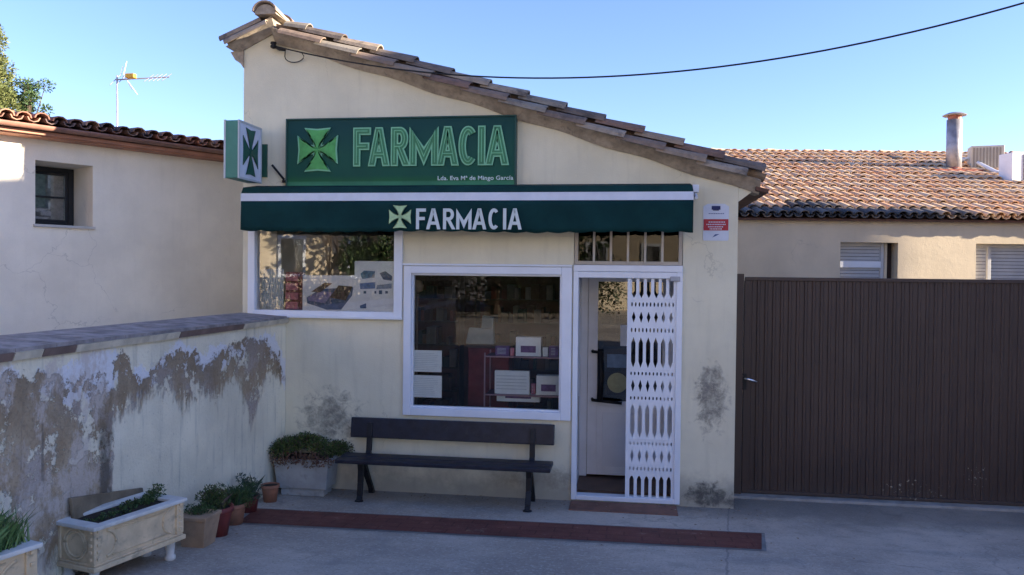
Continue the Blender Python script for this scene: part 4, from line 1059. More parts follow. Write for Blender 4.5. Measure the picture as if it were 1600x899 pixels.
# keep its left end clear of the pharmacy: the house starts just right of the pharmacy's side wall
w1 = (rhl(1313, 400)[0], rhl(1403, 400)[0]); w2 = (rhl(1525, 400)[0], rhl(1640, 400)[0]); wz1 = rhl(1350, 379)[1]; wz0 = 1.45
q = MB()
def blk(a0, a1, z0, z1): q.prism([(a0, z0), (a1, z0), (a1, z1), (a0, z1)], 0, .3)
blk(hx0, w1[0], -.3, ez); blk(w1[0], w1[1], -.3, wz0); blk(w1[0], w1[1], wz1, ez); blk(w1[1], w2[0], -.3, ez)
blk(w2[0], w2[1], -.3, wz0); blk(w2[0], w2[1], wz1, ez); blk(w2[1], hx1, -.3, ez)
q.box(hx0, hx0+.25, .3, 9.2, -.3, ez); q.box(hx1-.25, hx1, .3, 9.2, -.3, ez); q.box(hx0, hx1, 9.0, 9.3, -.3, ez)
q.build('wall', m_cream2, hs, local=True)
m_wint = M('shutter_grey', (.46, .47, .48), .6, .08, 4, 0)
for (a0, a1) in (w1, w2):
    q = frame(MB(), a0+.0, a1-.14 if a0 == w1[0] else a1, wz0, wz1, .13, .19, .05)
    if a0 != w1[0]: q.box(a0+.24, a0+.29, .12, .19, wz0+.05, wz1-.05)
    wo = q.build('window', M('grey_window_frame', (.5, .5, .5), .5, .06, 5, 0), hs, local=True, bevel=.004)
    q = MB()
    z = wz1-.05
    lim = wz0+.05
    while z > lim: q.box(a0+.05, (a1-.19 if a0 == w1[0] else a1-.05), .150, .165, z-.047, z-.003); z -= .05
    q.build('roller_shutter', m_wint, wo, local=True)
    if a0 == w1[0]: MB().box(a0+.05, a1-.19, .120, .149, wz1-.36, wz1-.27).build('window_rail', m_white, wo, local=True)
    MB().box(a0+.05, a1-.16 if a0 == w1[0] else a1-.05, .168, .174, wz0+.05, wz1-.05).build('pane', m_glass_d, wo, local=True)
    MB().box(a0+.0, a1, .20, .22, wz0, wz1).build('dark_backing', m_dark, wo, local=True)
    if a0 == w1[0]: MB().box(a1-.138, a1-.10, .12, .2, wz0, wz1).build('window_jamb', m_cream2, wo, local=True)
    MB().box(a0-.04, a1+.04, -.04, .12, wz0-.05, wz0-.003).build('window_sill', m_cream2, wo, local=True)
ra2 = math.atan((4.72-3.07)/(16.2-11.35)); ovh = .12
upd = V3(0, math.cos(ra2), math.sin(ra2)); nrm = V3(0, -math.sin(ra2), math.cos(ra2)); sd_ = V3(1, 0, 0)
SL = (16.2-11.35)/math.cos(ra2)
def tiled(mbs, x0_, x1_, e, upd, nrm, sd_, SL, pitch, ex, seed, darkfn=None, rr=.082):
    rn = random.Random(seed); nr = int(SL/ex)+1; i = 0; x_ = x0_
    while x_ < x1_:
        for j in range(nr):
            L = min(ex+.07, SL-j*ex)
            if L < .05: continue
            o = e+sd_*(x_+rn.uniform(-.008, .008))+upd*(j*ex+rn.uniform(-.012, .012))
            tgt = mbs[1] if (darkfn and darkfn(x_, j, rn)) else mbs[0]
            arc_tile(tgt, o, sd_, upd, nrm, L, rr*1.03, rr*.86, .035+rn.uniform(-.006, .01), .008, True, .013, 5)
            arc_tile(tgt, o+sd_*pitch*.5-upd*.02, sd_, upd, nrm, L, rr*.88, rr, .045, .03, False, .012, 4)
        x_ += pitch
ea = V3(0, -ovh, 3.03)
A, B = MB(), MB()
shadelim = rhl(1400, 340)[0]
tiled((A, B), hx0-.05, hx1+.1, ea, upd, nrm, sd_, SL, .155, .36, 21, lambda x_, j, rn: (j == 0 and x_ < shadelim+1.0 and rn.random() < 1.05-(max(0, x_-shadelim)*.8)) or (j == 1 and x_ < shadelim-.6 and rn.random() < .75) or rn.random() < .015, .068)  # left end of the eave painted as shaded, plus a few dark tiles
rfo = A.build('roof', m_tile_r, hs, local=True)
B.build('shaded_tiles', m_tile_r_shade, rfo, local=True)
q = MB(); e0 = ea; e1_ = ea+upd*SL
q.hexa([(hx0-.1, e0.y+.03, e0.z-.05), (hx1+.1, e0.y+.03, e0.z-.05), (hx1+.1, e1_.y, e1_.z-.05), (hx0-.1, e1_.y, e1_.z-.05)],
       [(hx0-.1, e0.y+.03, e0.z-.02), (hx1+.1, e0.y+.03, e0.z-.02), (hx1+.1, e1_.y, e1_.z-.01), (hx0-.1, e1_.y, e1_.z-.01)])
q.hexa([(hx0-.1, e1_.y, e1_.z-.05), (hx1+.1, e1_.y, e1_.z-.05), (hx1+.1, e1_.y+4.8, 2.98), (hx0-.1, e1_.y+4.8, 2.98)],
       [(hx0-.1, e1_.y, e1_.z-.01), (hx1+.1, e1_.y, e1_.z-.01), (hx1+.1, e1_.y+4.8, 3.02), (hx0-.1, e1_.y+4.8, 3.02)])
q.prism([(0, 0), (0, 0), (0, 0)], 0, 0) if False else None
q.build('roof_deck', m_soffit, rfo, local=True)
q = MB(); x_ = hx0-.1; rn = random.Random(9)
while x_ < hx1:
    arc_tile(q, V3(x_, e1_.y+.02, e1_.z-.01+rn.uniform(-.01, .01)), V3(0, 1, 0), V3(1, 0, 0), V3(0, 0, 1), .44, .10, .085, .02, 0, True, .014, 6); x_ += .38
q.build('ridge_tiles', m_tile_r, rfo, local=True)
# metal flue with collar
def on_roof(px, py):
    """photo pixel -> local point on the house's front roof slope"""
    d = ray(px, py); o = CAM-O2
    dl = V3(d.dot(rh), d.dot(fh), d.z); ol = V3(o.dot(rh), o.dot(fh), CAM.z)
    t = (ea-ol).dot(nrm)/dl.dot(nrm); return ol+dl*t
fp = on_roof(1490, 268)
k_ = (fp.y+hd_)/F
htop = fp.z+(268-178)*k_; fr_ = 11.2*k_
q = MB(); q.lathe((fp.x, fp.y, fp.z-.15), [(fr_, 0), (fr_, htop-fp.z-.12+.15)], 20)
fl = q.build('flue', m_steel, hs, smooth=True, local=True)
q = MB(); q.lathe((fp.x, fp.y, htop-.12), [(fr_*.86, 0), (fr_*.86, .09)], 16); q.build('flue_collar', M('copper_collar', (.35, .12, .07), .5, .3, 9, 0), fl, local=True)
q = MB(); q.lathe((fp.x, fp.y, htop-.045), [(fr_*1.5, 0), (fr_*1.55, .012), (fr_*.9, .05)], 20); q.build('flue_cap', m_steel, fl, local=True)
q = MB(); q.lathe((fp.x, fp.y, fp.z-.12), [(fr_*2.6, -.06), (fr_*1.7, .10), (fr_*1.08, .17), (fr_*1.05, .18)], 16)
q.box(fp.x-.45, fp.x+.42, fp.y-.22, fp.y-.1, fp.z-.03, fp.z+.01)
q.build('flashing', M('red_flashing', (.33, .10, .07), .7, .35, 9, .4, 30), fl, local=True)
# AC units and conduit on the roof
for i, (xa, xb, ya, yb, dark, lab) in enumerate(((1520, 1566, 231, 262, False, 'beige slatted air conditioning unit behind the flue on the orange roof'), (1579, 1622, 243, 283, True, 'white air conditioning unit with dark grille at the right edge of the roof'))):
    b = on_roof((xa+xb)/2, min(yb+6, 290)); kk = (b.y+hd_)/F
    loc = O2+rh*b.x+fh*b.y; loc.z = b.z-.05
    ac = thing('air_conditioner', loc, lab, 'air conditioner', 'air conditioners on the roof', rz=HA+R(-18 if i == 0 else 6))
    wdt = (xb-xa)*kk; hgt = (yb-ya)*kk*1.0+.12
    q = MB(); q.box(-wdt/2, wdt/2, 0, .32, .07, hgt+.04); q.build('casing', m_ac if not dark else m_whitep, ac, local=True, bevel=.01)
    q = MB()
    if not dark:
        for k in range(9): q.box(-wdt/2+.03+k*(wdt-.06)/9, -wdt/2+.03+(k+.5)*(wdt-.06)/9, -.012, -.001, .12, hgt)
        q.build('grille', M('grey_slats', (.28, .25, .21), .6, .1, 5, 0), ac, local=True)
    else:
        q.box(-wdt/2+wdt*.45, wdt/2-.01, -.012, -.001, .1, hgt+.01); q.build('grille', m_ac_d, ac, local=True)
    for a_ in (-wdt/2+.03, wdt/2-.08): MB().box(a_, a_+.05, .02, .3, -.1, .07).build('foot', m_ac_d, ac, local=True)
c1 = on_roof(1503, 262); c2 = on_roof(1556, 276)
q = MB(); W_ = lambda p: O2+rh*p.x+fh*p.y+V3(0, 0, p.z)
q.tube([W_(c1)+V3(0, 0, .14), W_(c1)+V3(.12, 0, .17), W_(c2)+V3(0, 0, .08), W_(c2)+V3(.2, 0, .05)], .035, 8)
tag(q.build('roof_conduit', m_whitep, smooth=True), 'thick white conduit lying on the orange roof beside the flue', 'conduit')

# ================================================================== HOUSE ON THE LEFT
EZ3 = 3.545
pa, pb_ = onZ(0, 207, EZ3), onZ(348, 251, EZ3)
lu = V3(pb_.x-pa.x, pb_.y-pa.y, 0).normalized(); lnn = V3(-lu.y, lu.x, 0); LA = math.atan2(lu.y, lu.x)
O3 = V3(pa.x, pa.y, 0)+lnn*.06
def lhl(px, py, y=0.0):
    d = ray(px, py); t = ((O3+lnn*y)-CAM).dot(lnn)/d.dot(lnn); p = CAM+d*t-O3; return p.dot(lu), p.z
lh = thing('cream_house', O3, 'plain cream rendered house with a small dark window beyond the peeling wall', 'building', rz=LA)
wx0, _ = lhl(55, 300); wx1, _ = lhl(145, 300); z1_ = lhl(55, 250)[1]; z0_ = lhl(55, 350)[1]
# recess depth: inner jamb edge is seen at px 112
lo, hi = 0.0, 1.0
for _ in range(40):
    mid = (lo+hi)/2; pw = O3+lu*wx1+lnn*mid+V3(0, 0, 3)-CAM
    pxx = 800+F*pw.dot(right)/pw.dot(fwd)
    if pxx > 112: lo = mid
    else: hi = mid
rec = min(lo, .5)
X0, X1 = -9.0, 3.6
q = MB()
def blk(a0, a1, z0, z1, y1=None): q.prism([(a0, z0), (a1, z0), (a1, z1), (a0, z1)], 0, (rec+.1) if y1 is None else y1)
zE = EZ3+.033
blk(X0, wx0, -.3, zE); blk(wx0, wx1, -.3, z0_); blk(wx0, wx1, z1_, zE); blk(wx1, X1, -.3, zE)
q.box(X1-.25, X1, rec+.1, 7, -.3, zE); q.box(X0, X0+.25, rec+.1, 7, -.3, zE); q.box(X0, X1, 7, 7.25, -.3, zE)
q.build('wall', m_grey_render, lh, local=True)
wi = frame(MB(), wx0+.003, wx1-.003, z0_+.003, z1_-.003, rec, rec+.06, (.055, .055, .05, .05)).build('window', m_iron, lh, local=True, bevel=.004)
q = frame(MB(), wx0+.06, wx1-.06, z0_+.055, z1_-.055, rec+.01, rec+.05, .03); zc2 = (z0_+z1_)/2
q.box(wx0+.09, wx1-.09, rec+.015, rec+.035, zc2-.01, zc2+.01)
q.build('sash', m_iron, wi, local=True, bevel=.003)
MB().box(wx0+.09, wx1-.09, rec+.036, rec+.042, z0_+.085, z1_-.085).build('pane', m_glass_side, wi, local=True)
MB().box(wx0+.06, wx1-.06, rec+.07, rec+.09, z0_+.05, z1_-.05).build('curtain', M('grey_curtain', (.2, .19, .18), .9, .3, 20, 0), wi, local=True)
MB().box(wx0-.02, wx1+.02, -.03, rec-.002, z0_-.03, z0_-.002).build('window_sill', M('pale_sill', (.5, .48, .45), .8, .1, 6, .1), wi, local=True, bevel=.004)
q = MB(); q.box(X0-.2, X1+.25, -.20, -.003, EZ3-.015, EZ3+.03); q.prism([(0, 0)]*3, 0, 0) if False else None
q.box(X0-.2, X1+.25, -.24, -.201, EZ3-.0, EZ3+.105)
fa = q.build('fascia', m_fascia, lh, local=True, bevel=.004)
q = MB(); nseg = 10
V = []
for (x_) in (X0-.2, X1+.25):
    for k in range(nseg+1):
        an = math.pi+math.pi*k/nseg; V.append((x_, -.30+.045*math.cos(an), EZ3+.085+.045*math.sin(an)))
q.add(V, [(k, k+1, nseg+2+k, nseg+1+k) for k in range(nseg)])
gu = q.build('gutter', M('brown_gutter', (.30, .15, .11), .5, .2, 6, 0), fa, local=True, smooth=True); s_m = gu.modifiers.new('solid', 'SOLIDIFY'); s_m.thickness = .006
al2 = R(8.5); upd3 = V3(0, math.cos(al2), math.sin(al2)); n3 = V3(0, -math.sin(al2), math.cos(al2))
A = MB(); tiled((A,), X0-.1, X1+.2, V3(0, -.30, EZ3+.115), upd3, n3, V3(1, 0, 0), 3.3, .165, .38, 31, None, .072)
lr = A.build('roof', m_tile_l, lh, local=True)
e1_ = V3(0, -.30, EZ3+.115)+upd3*3.3; q = MB()
q.hexa([(X0-.2, -.25, EZ3+.035), (X1+.2, -.25, EZ3+.035), (X1+.2, e1_.y, e1_.z-.06), (X0-.2, e1_.y, e1_.z-.06)], [(X0-.2, -.25, EZ3+.085), (X1+.2, -.25, EZ3+.085), (X1+.2, e1_.y, e1_.z-.01), (X0-.2, e1_.y, e1_.z-.01)])
q.hexa([(X0-.2, e1_.y, e1_.z-.06), (X1+.2, e1_.y, e1_.z-.06), (X1+.2, 7.5, EZ3-.02), (X0-.2, 7.5, EZ3-.02)], [(X0-.2, e1_.y, e1_.z-.01), (X1+.2, e1_.y, e1_.z-.01), (X1+.2, 7.5, EZ3+.03), (X0-.2, 7.5, EZ3+.03)])
q.build('roof_deck', m_soffit, lr, local=True)

# antenna on that roof
ab = onY(183, 195, 2.6); kk = (ab-CAM).dot(fwd)/F
an_ = thing('tv_antenna', (ab.x, ab.y, ab.z-.4), 'thin metal television antenna with a yellow box on the left roof', 'antenna')
pt_ = lambda x_, y_: onY(x_, y_, 2.6)
MB().tube([ab-V3(0, 0, .5), pt_(183, 118)], .011, 8).build('mast', m_steel, an_)
bm0, bm1 = pt_(180, 125), pt_(252, 115)+V3(0, .2, 0)
MB().tube([bm0, bm1], .009, 6).build('boom', m_steel, an_)
q = MB()
for t_ in (.0, .12, .62, .7, .78, .86, .95):
    c_ = bm0.lerp(bm1, t_); hgt = .12 if t_ > .5 else .16; q.tube([c_-V3(.01, .1, hgt*.6), c_+V3(.01, .1, hgt*.6)], .005, 5)
q.build('director', m_steel, an_)
q = MB()
for (a_, b2) in (((192, 122), (198, 96)), ((196, 122), (215, 148)), ((188, 120), (192, 104)), ((198, 124), (206, 140))): q.tube([pt_(*a_), pt_(*b2)], .006, 5)
q.build('reflector', m_whitep, an_)
c_ = pt_(204, 119); MB().box(c_.x-.06, c_.x+.07, c_.y-.04, c_.y+.04, c_.z-.03, c_.z+.03).build('yellow_box', M('yellow_plastic', (.6, .38, .05), .5, .1, 6, 0), an_, bevel=.008)

# ================================================================== TREES
def tree(name, base, h, crown, label, n, size, mat, seed, lumps, cat='tree'):
    t_ = thing(name, base, label, cat)
    b = V3(*base); q = MB(); q.tube([b, b+V3(.05, 0, h*.4), b+V3(0, .05, h*.85)], h*.03, 8, h*.008)
    rn = random.Random(seed); lv = MB()
    for _ in range(lumps):
        p, r = crown(rn)
        q.tube([b+V3(0, 0, max(.2*h, p.z-b.z-.25*h)), p], .03, 5, .01)
        leafcloud(lv, p, (r, r, r*.8), n, size, rn.randint(0, 10**6), shell=.45)
    q.build('trunk', m_bark, t_); lv.build('crown', mat, t_)
def at_depth(px, py, d): return CAM+ray(px, py)*d
tp = at_depth(-22, 30, 24)
def con(rn):
    t = rn.random()**.8; rr = .15+1.15*t; an = rn.uniform(0, 6.28); k = rn.uniform(.2, 1)
    return V3(tp.x+math.cos(an)*rr*k, tp.y+math.sin(an)*rr*k, tp.z-t*4.6), .38+.12*t
tree('conifer_tree', (tp.x, tp.y, 0), tp.z+.2, con, 'tall yellow green conifer at the upper left edge behind the cream house', 420, .085, m_leaf_conifer, 4, 80)
t2 = at_depth(42, 128, 26)
def con2(rn):
    return V3(t2.x+rn.uniform(-.45, .45), t2.y+rn.uniform(-.5, .5), t2.z-rn.random()**1.0*1.6), .26
tree('small_tree', (t2.x, t2.y, 0), t2.z, con2, 'small dark green tree right of the conifer behind the cream house', 170, .09, m_leaf_dark, 8, 26)

# ================================================================== INTERIOR GOODS
# notices on the display window
for (a_, b_, lab) in (((643, 547), (690, 582), 'upper of two white paper notices in the corner of the display window'), ((642, 586), (690, 622), 'lower of two white paper notices in the corner of the display window')):
    p, q2 = onY(a_[0], a_[1], .04), onY(b_[0], b_[1], .04)
    t_ = thing('paper_notice', ((p.x+q2.x)/2, .045, q2.z), lab, 'notice')
    MB().box(p.x, q2.x, .040, .043, q2.z, p.z).build('sheet', m_paper, t_)
    q = MB(); z = p.z-.03; random.seed(int(p.z*100))
    while z > q2.z+.02: q.box(p.x+.03, q2.x-.03-random.uniform(0, .06), .0385, .0395, z-.003, z+.002); z -= .018
    q.build('print', M('faint_print', (.62, .66, .72), .8, .05, 9, 0), t_)
# posters in the left window
pz = onY(473, 430, .07); p2 = onY(556, 487, .07)
t_ = thing('pill_box_poster', ((pz.x+p2.x)/2, .07, p2.z), 'white poster of a large blue and brown weekly pill box in the left window', 'poster')
MB().box(pz.x, p2.x, .070, .074, 1.77, pz.z).build('sheet', m_paper, t_)
def P2(pts, y, mat, name, par):
    ps = [onY(a_, b_, y) for a_, b_ in pts]; q = MB(); n_ = len(ps)
    q.add([tuple(p) for p in ps]+[(p.x, p.y+.0015, p.z) for p in ps], [tuple(range(n_))[::-1], tuple(range(n_, 2*n_))]+[(i, (i+1) % n_, (i+1) % n_+n_, i+n_) for i in range(n_)])
    return q.build(name, mat, par)
P2([(479, 465), (501, 452), (552, 449), (550, 462), (533, 484), (510, 484), (480, 474)], .068, M('print_blue', (.08, .12, .22), .6, .2, 15, 0), 'tray', t_)
P2([(481, 465), (500, 455), (520, 457), (508, 474), (482, 470)], .066, M('print_violet', (.25, .22, .38), .6, .2, 15, 0), 'tray_top', t_)
P2([(486, 456), (507, 442), (519, 443), (500, 457)], .064, m_brownprint, 'lid', t_)
P2([(515, 465), (529, 446), (551, 448), (540, 470)], .064, m_brownprint, 'lid', t_)
pz = onY(554, 408, .075); p2 = onY(616, 487, .075)
t_ = thing('product_poster', ((pz.x+p2.x)/2, .075, p2.z), 'white poster of four small blue products on the right of the left window', 'poster')
MB().box(pz.x, min(p2.x, LW[1]-.08), .078, .082, 1.77, pz.z).build('sheet', m_paper, t_)
for i, pts in enumerate([[(563, 428), (569, 423), (586, 424), (585, 434), (566, 436)], [(593, 427), (602, 424), (613, 432), (612, 439), (599, 437)], [(562, 443), (586, 441), (586, 451), (563, 452)], [(589, 446), (612, 443), (612, 451), (588, 452)]]):
    P2(pts, .076, M('product_blue', [(.10, .2, .32), (.06, .1, .18), (.12, .2, .42), (.25, .3, .42)][i], .6, .3, 40, 0), 'product_picture', t_)
for pts in ([(568, 455), (572, 455), (572, 459), (568, 459)], [(585, 455), (588, 455), (588, 459), (585, 459)], [(592, 454), (597, 454), (597, 460), (592, 460)], [(602, 455), (606, 455), (606, 459), (602, 459)], [(562, 478), (572, 474), (572, 482), (563, 482)]):
    P2(pts, .076, m_bluegrey, 'small_picture', t_)
pz = onY(446, 425, .12); p2 = onY(471, 484, .12)
t_ = thing('leaflet_rack', ((pz.x+p2.x)/2, .12, 1.78), 'narrow red and pink leaflet display left of the pill box poster', 'display')
MB().box(pz.x, p2.x+.02, .12, .16, 1.77, pz.z+.0).build('back_board', m_darkred, t_)
q = MB()
for k in range(4): q.box(pz.x+.015, p2.x-.03, .10, .118, 1.79+k*.095, 1.86+k*.095)
q.build('leaflets', m_pink, t_)
pz = onY(400, 420, .14); p2 = onY(443, 487, .14)
q = MB(); n_ = 60
for i in range(n_+1):
    x_ = pz.x-.05+(p2.x-pz.x+.05)*i/n_; q.v += [(x_, .14+.012*math.sin(i*1.1), 1.75), (x_, .14+.012*math.sin(i*1.1), pz.z)]
q.f += [(2*i, 2*i+2, 2*i+3, 2*i+1) for i in range(n_)]
tag(q.build('half_curtain', M('pale_blue_curtain', (.55, .60, .62), .9, .1, 8, 0), smooth=True), 'pale blue half curtain behind the left end of the left window', 'curtain')
# display shelves behind the big window
SY = .55
def dz(px, py, y=SY): return onY(px, py, y)
s_top = dz(800, 557).z; s_mid = dz(800, 617).z; sxl = dz(757, 600).x; sxr = -.66
t_ = thing('display_shelf', ((sxl+sxr)/2, SY, .05), 'purple edged display shelf unit behind the display window', 'shelf')
m_rail = M('pinkish_rail', (.38, .22, .26), .4, .1, 6, 0)
m_shelfp = M('purple_shelf', (.13, .07, .16), .5, .2, 6, 0)
for z in (s_top, s_mid, .55): MB().box(sxl+.01, sxr, SY, SY+.35, z-.012, z).build('shelf', m_shelfp, t_)
q = MB()
for z in (s_top, s_mid): q.box(sxl-.0, sxr, SY-.014, SY-.001, z-.014, z+.0)
for (x_, y_) in ((sxl, SY), (sxr-.012, SY), (sxl, SY+.34), (sxr-.012, SY+.34)): q.box(x_-.006, x_+.008, y_-.008, y_+.008, .05, s_top+.03)
q.build('shelf_frame', m_rail, t_)
def goods(px0, px1, py0, py1, y, d, mat, name, label, detail=None):
    p, q2 = dz(px0, py0, y), dz(px1, py1, y)
    zb = min([s_top, s_mid, .55], key=lambda s: abs(s-q2.z))
    o = thing(name, ((p.x+q2.x)/2, y, zb), label, 'box')
    MB().box(p.x, q2.x, y, y+d, zb+.001, p.z).build('carton', mat, o, bevel=.003)
    q = MB()
    if detail == 'label': q.box(p.x+(q2.x-p.x)*.2, q2.x-(q2.x-p.x)*.2, y-.002, y-.0005, zb+(p.z-zb)*.2, zb+(p.z-zb)*.55)
    else:
        for k in range(5): q.box(p.x+.02, q2.x-.03, y-.002, y-.0005, zb+(p.z-zb)*(.2+.14*k), zb+(p.z-zb)*(.24+.14*k))
    q.build('label_print', {'label': m_purple}.get(detail, M('pale_print', (.60, .64, .69), .8, .1, 9, 0)), o)
goods(806, 845, 527, 554, SY+.04, .16, m_paper, 'white_box', 'white carton at the middle of the top display shelf', 'label')
goods(774, 795, 541, 555, SY+.03, .1, m_purple, 'purple_box', 'small purple box left of the white carton on the top display shelf')
goods(858, 872, 541, 555, SY+.03, .1, m_purple, 'purple_box', 'small purple box at the right end of the top display shelf')
goods(773, 827, 579, 615, SY+.04, .05, m_paper, 'white_box', 'large white card standing on the middle display shelf')
goods(838, 876, 587, 617, SY+.04, .12, m_paper, 'white_box', 'pale carton at the right end of the middle display shelf', 'label')
goods(776, 843, 627, 641, SY+.04, .12, m_paper, 'white_box', 'low white carton on the bottom display shelf', 'label')
goods(848, 856, 543, 555, SY+.05, .07, m_paper, 'white_box', 'tiny white box between the white carton and the right purple box')
goods(797, 803, 544, 555, SY+.05, .06, m_pink, 'pink_box', 'tiny pink box left of the white carton on the top display shelf')
goods(830, 836, 600, 617, SY+.05, .06, m_pink, 'pink_box', 'slim pink box between the large white card and the pale carton')
# dark red counter, pale bags on it
cxa, cxb = dz(728, 600, .8).x, dz(757, 600, .8).x
ct = dz(740, 545, .8).z
t_ = thing('counter', ((cxa+cxb)/2, .9, .05), 'dark red counter end behind the display shelf', 'counter')
MB().box(cxa, cxb+.25, .9, 1.3, .05, ct).build('body', m_darkred, t_, bevel=.01)
MB().box(cxa-.03, cxb+.28, .88, 1.32, ct+.001, ct+.03).build('countertop', m_wood_brown, t_, bevel=.005)
m_bag = M('pale_bag', (.30, .33, .32), .8, .12, 9, .3, 30)
for (px0, px1, py0, py1, y, lab) in ((727, 772, 512, 543, 1.0, 'wide pale bag on the dark red counter'), (750, 771, 493, 540, 1.14, 'taller pale bag standing behind the wide one')):
    p, q2 = dz(px0, py0, y), dz(px1, py1, y); t_ = thing('paper_bag', ((p.x+q2.x)/2, y, ct+.031), lab, 'bag')
    w_ = q2.x-p.x
    q = MB(); q.hexa([(p.x, y, ct+.031), (q2.x, y, ct+.031), (q2.x, y+.13, ct+.031), (p.x, y+.13, ct+.031)], [(p.x+w_*.10, y+.04, p.z), (q2.x-w_*.06, y+.04, p.z-.012), (q2.x-w_*.06, y+.08, p.z-.012), (p.x+w_*.10, y+.08, p.z)])
    q.build('bag', m_bag, t_, bevel=.015)
# back shelves with medicine boxes (seen dimly)
m_boxes = MI('medicine_boxes', [(.22, .2, .18), (.10, .05, .04), (.16, .10, .07), (.28, .26, .26), (.05, .08, .07), (.2, .06, .05), (.07, .07, .1)], nvar=.2, bump=0)
for (sx_a, sx_b, lab) in ((-3.3, -2.3, 'left wooden medicine shelf at the back of the shop'), (-2.1, -.9, 'middle wooden medicine shelf at the back of the shop'), (-.7, .55, 'right wooden medicine shelf at the back of the shop')):
    t_ = thing('medicine_shelf', ((sx_a+sx_b)/2, 3.4, .05), lab, 'shelf', 'medicine shelves at the back of the shop')
    q = MB(); q.box(sx_a, sx_a+.03, 3.25, 3.58, .05, 2.3); q.box(sx_b-.03, sx_b, 3.25, 3.58, .05, 2.3)
    for k in range(7): q.box(sx_a+.03, sx_b-.03, 3.25, 3.58, .2+k*.32, .22+k*.32)
    q.build('shelf_frame', m_wood_brown, t_)
    q = MB(); rn = random.Random(int(sx_a*10))
    for k in range(7):
        x_ = sx_a+.04
        while x_ < sx_b-.12:
            w_ = rn.uniform(.04, .12); h_ = rn.uniform(.1, .24)
            if rn.random() > .15: q.box(x_, x_+w_-.004, 3.28, 3.5, .222+k*.32, .222+k*.32+h_)
            x_ += w_
    s_ = q.build('medicine_boxes', m_boxes, t_); s_['kind'] = 'stuff'
lx = dz(652, 450, .5)
t_ = thing('display_stand', (lx.x, .5, .05), 'slim pole with a small tan head in the left of the display window', 'stand')
MB().tube([(lx.x, .5, .05), (lx.x, .5, lx.z)], .012, 8).build('pole', M('tan_pole', (.2, .12, .08), .5, .2, 6, 0), t_)
MB().lathe((lx.x, .5, lx.z-.05), [(.02, 0), (.06, .02), (.07, .08), (.04, .13), (.01, .14)], 14).build('head', M('tan_head', (.35, .25, .17), .6, .2, 8, 0), t_, smooth=True)

# ================================================================== STREET BEHIND THE CAMERA (lit, seen mirrored in the windows)
occ = thing('shade_block', (15, -1.2, 0), 'plain tall unseen block to the right, added to shade the forecourt', 'building')  # unseen occluder, sized to throw shade over forecourt and facade
OX, OY0, OY1, OH = 11.0, -8.4, 4.19, 8.2
MB().box(OX, OX+9, OY0, OY1, -.3, OH).build('wall', m_grey_render, occ)
q = MB()
for fl_ in (1.2, 4.1):
    for k in range(4): q.box(OX-.03, OX-.003, OY0+1.2+k*2.9, OY0+2.4+k*2.9, fl_, fl_+1.3)
q.build('window', m_glass_side, occ)
MB().box(OX-.12, OX+9.1, OY0-.1, OY1+.0, OH+.002, OH+.08).build('roof', m_mortar, occ)

def lit_house(loc, rz_, w_, d_, h_, label, mat):
    t_ = thing('street_house', loc, label, 'building', rz=rz_)
    MB().box(-w_/2, w_/2, 0, d_, -.3, h_).build('wall', mat, t_, local=True)
    q = MB(); q.hexa([(-w_/2-.3, -.4, h_+.002), (w_/2+.3, -.4, h_+.002), (w_/2+.3, d_+.4, h_+.002), (-w_/2-.3, d_+.4, h_+.002)], [(-w_/2-.3, -.4, h_+.12), (w_/2+.3, -.4, h_+.12), (w_/2+.3, d_/2, h_+1.6), (-w_/2-.3, d_/2, h_+1.6)])
    q.build('roof', m_tile_l, t_, local=True)
    for k in range(int(w_/2.6)):
        x_ = -w_/2+1.0+k*2.6
        f_ = frame(MB(), x_, x_+1.0, 1.2, 2.6, -.05, -.003, .1).build('window', m_white, t_, local=True)
        MB().box(x_+.1, x_+.9, -.03, -.01, 1.3, 2.5).build('pane', m_glass_side, f_, local=True)
# facade whose outward normal faces the pharmacy and the sun
lit_house((-10.5, -19.0, .8), R(180-48), 11, 6, 7.2, 'sunlit cream house across the street, behind the camera', m_cream2)
lit_house((3.0, -25.0, .8), R(180-40), 13, 6, 7.5, 'cream house added further behind the camera to bounce sunlight onto the facade', m_cream2)  # second house added as a sunlit reflector for the shaded facade
fn = thing('street_railing', (-8, -15, .8), 'iron railing across the street, behind the camera', 'fence')
q = MB(); ru = V3(math.cos(R(-48)), math.sin(R(-48)), 0); o_ = V3(-8.2, -13.0, .8)-ru*4
for k in range(60): p = o_+ru*(k*.15); q.tube([p, p+V3(0, 0, 1.3)], .013, 5)
q.build('bars', m_iron, fn)
q = MB(); q.tube([o_+V3(0, 0, 1.2), o_+ru*9+V3(0, 0, 1.2)], .025, 6); q.tube([o_+V3(0, 0, .15), o_+ru*9+V3(0, 0, .15)], .025, 6); q.build('rail', m_iron, fn)
bt = thing('bare_tree', (-8.6, -14.6, .8), 'small leafless tree across the street, behind the camera', 'tree')
q = MB(); rn = random.Random(2)
def branch(p, d, L, r, n_):
    e = p+d*L; q.tube([p, e], r, 5, r*.6)
    if n_ > 0:
        for _ in range(3): branch(e, (d+V3(rn.uniform(-.7, .7), rn.uniform(-.7, .7), rn.uniform(-.1, .5))).normalized(), L*.68, r*.6, n_-1)
branch(V3(-8.6, -14.6, .8), V3(0, 0, 1), 1.3, .07, 4); q.build('trunk', m_bark, bt)
for i, (x_, y_) in enumerate(((-4.5, -19.5), (-2.6, -21), (11, -30))):
    tree('street_tree', (x_, y_, .8), 6.0, (lambda cx, cy: (lambda rn: (V3(cx+rn.uniform(-1.3, 1.3), cy+rn.uniform(-1.3, 1.3), 2.6+rn.uniform(0, 3.6)), .8)))(x_, y_),
         ['left', 'middle', 'right'][i]+' one of three dark leafy trees across the street, behind the camera', 110, .28, m_leaf_dark, 50+i, 14)

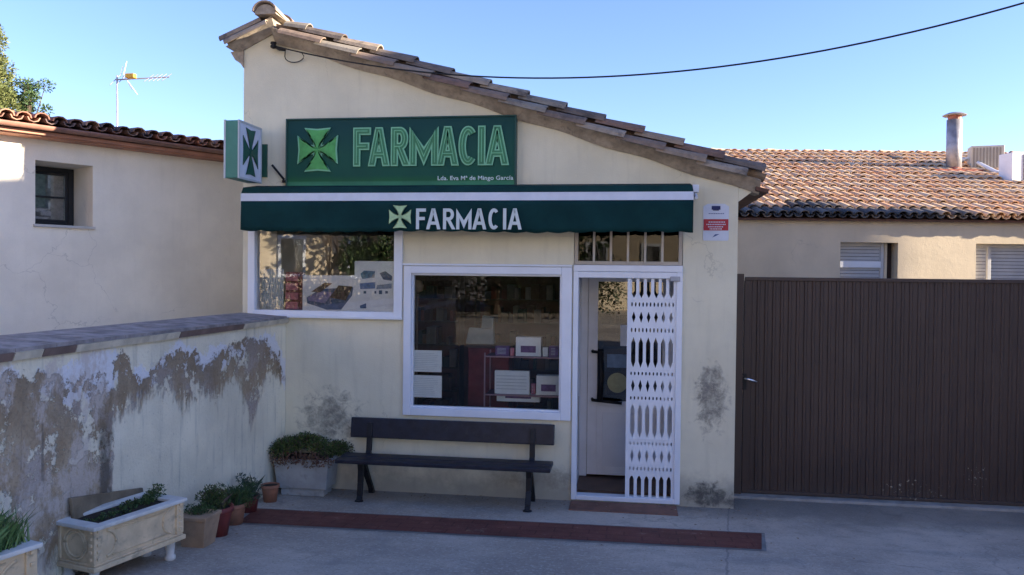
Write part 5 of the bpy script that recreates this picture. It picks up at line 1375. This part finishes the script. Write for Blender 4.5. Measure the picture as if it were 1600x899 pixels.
hg = thing('darkening_hedge', (-9.5, -15.6, .7), 'dark hedge added behind the camera to darken the left window reflection', 'hedge')  # added to keep the lower lit house out of the left pane
q = MB()
for k in range(26):
    leafcloud(q, (-12.6+k*.24, -15.6-.1*math.sin(k), 1.42), (.3, .3, .72), 220, .11, 900+k, shell=.3)
q.build('foliage', m_leaf_dark, hg)
tree('street_tree', (-7.9, -16.2, .8), 6.0, lambda rn: (V3(-7.9+rn.uniform(-.9, .9), -16.2+rn.uniform(-.6, .6), 2.3+rn.uniform(0, 3.4)), .55), 'dense dark tree added behind the camera to darken the left window reflection', 260, .15, m_leaf_dark, 77, 24)  # added to darken the right part of the left pane's reflection

hg = thing('tall_darkening_hedge', (-4.2, -17.4, .7), 'tall dark hedge added behind the camera to darken the display window reflection', 'hedge')  # added to hide the second house from the display pane
q = MB()
for k in range(30):
    leafcloud(q, (-7.6+k*.25, -17.4-.1*math.sin(k), 1.75), (.32, .32, 1.05), 240, .12, 1900+k, shell=.3)
q.build('foliage', m_leaf_dark, hg)

q = MB(); rn = random.Random(12)
m_litter = MI('dry_leaf_litter', [(.20, .13, .07), (.28, .2, .12), (.13, .09, .06), (.34, .3, .24)], nvar=.2, bump=0)
for _ in range(260):
    if rn.random() < .6: x_, y_ = rn.uniform(-3.3, 1.3), -abs(rn.gauss(0, .16))-.03
    elif rn.random() < .6: x_, y_ = -3.36+abs(rn.gauss(0, .12)), rn.uniform(-3.2, -.1)
    else: x_, y_ = rn.uniform(-3, 4), rn.uniform(-2.6, .2)
    z_ = ground_z(y_)+.011; a_ = rn.uniform(0, 6.28); s_ = rn.uniform(.006, .018)
    dx_, dy_ = math.cos(a_)*s_, math.sin(a_)*s_
    q.add([(x_-dx_, y_-dy_, z_), (x_+dy_*.5, y_-dx_*.5, z_+.004), (x_+dx_, y_+dy_, z_+.001), (x_-dy_*.5, y_+dx_*.5, z_+.005)], [(0,1,2,3)])
o = q.build('leaf_litter', m_litter); struct(o, 'stuff'); tag(o, 'scattered dry leaf bits and grit at the foot of the facade', 'leaf litter')
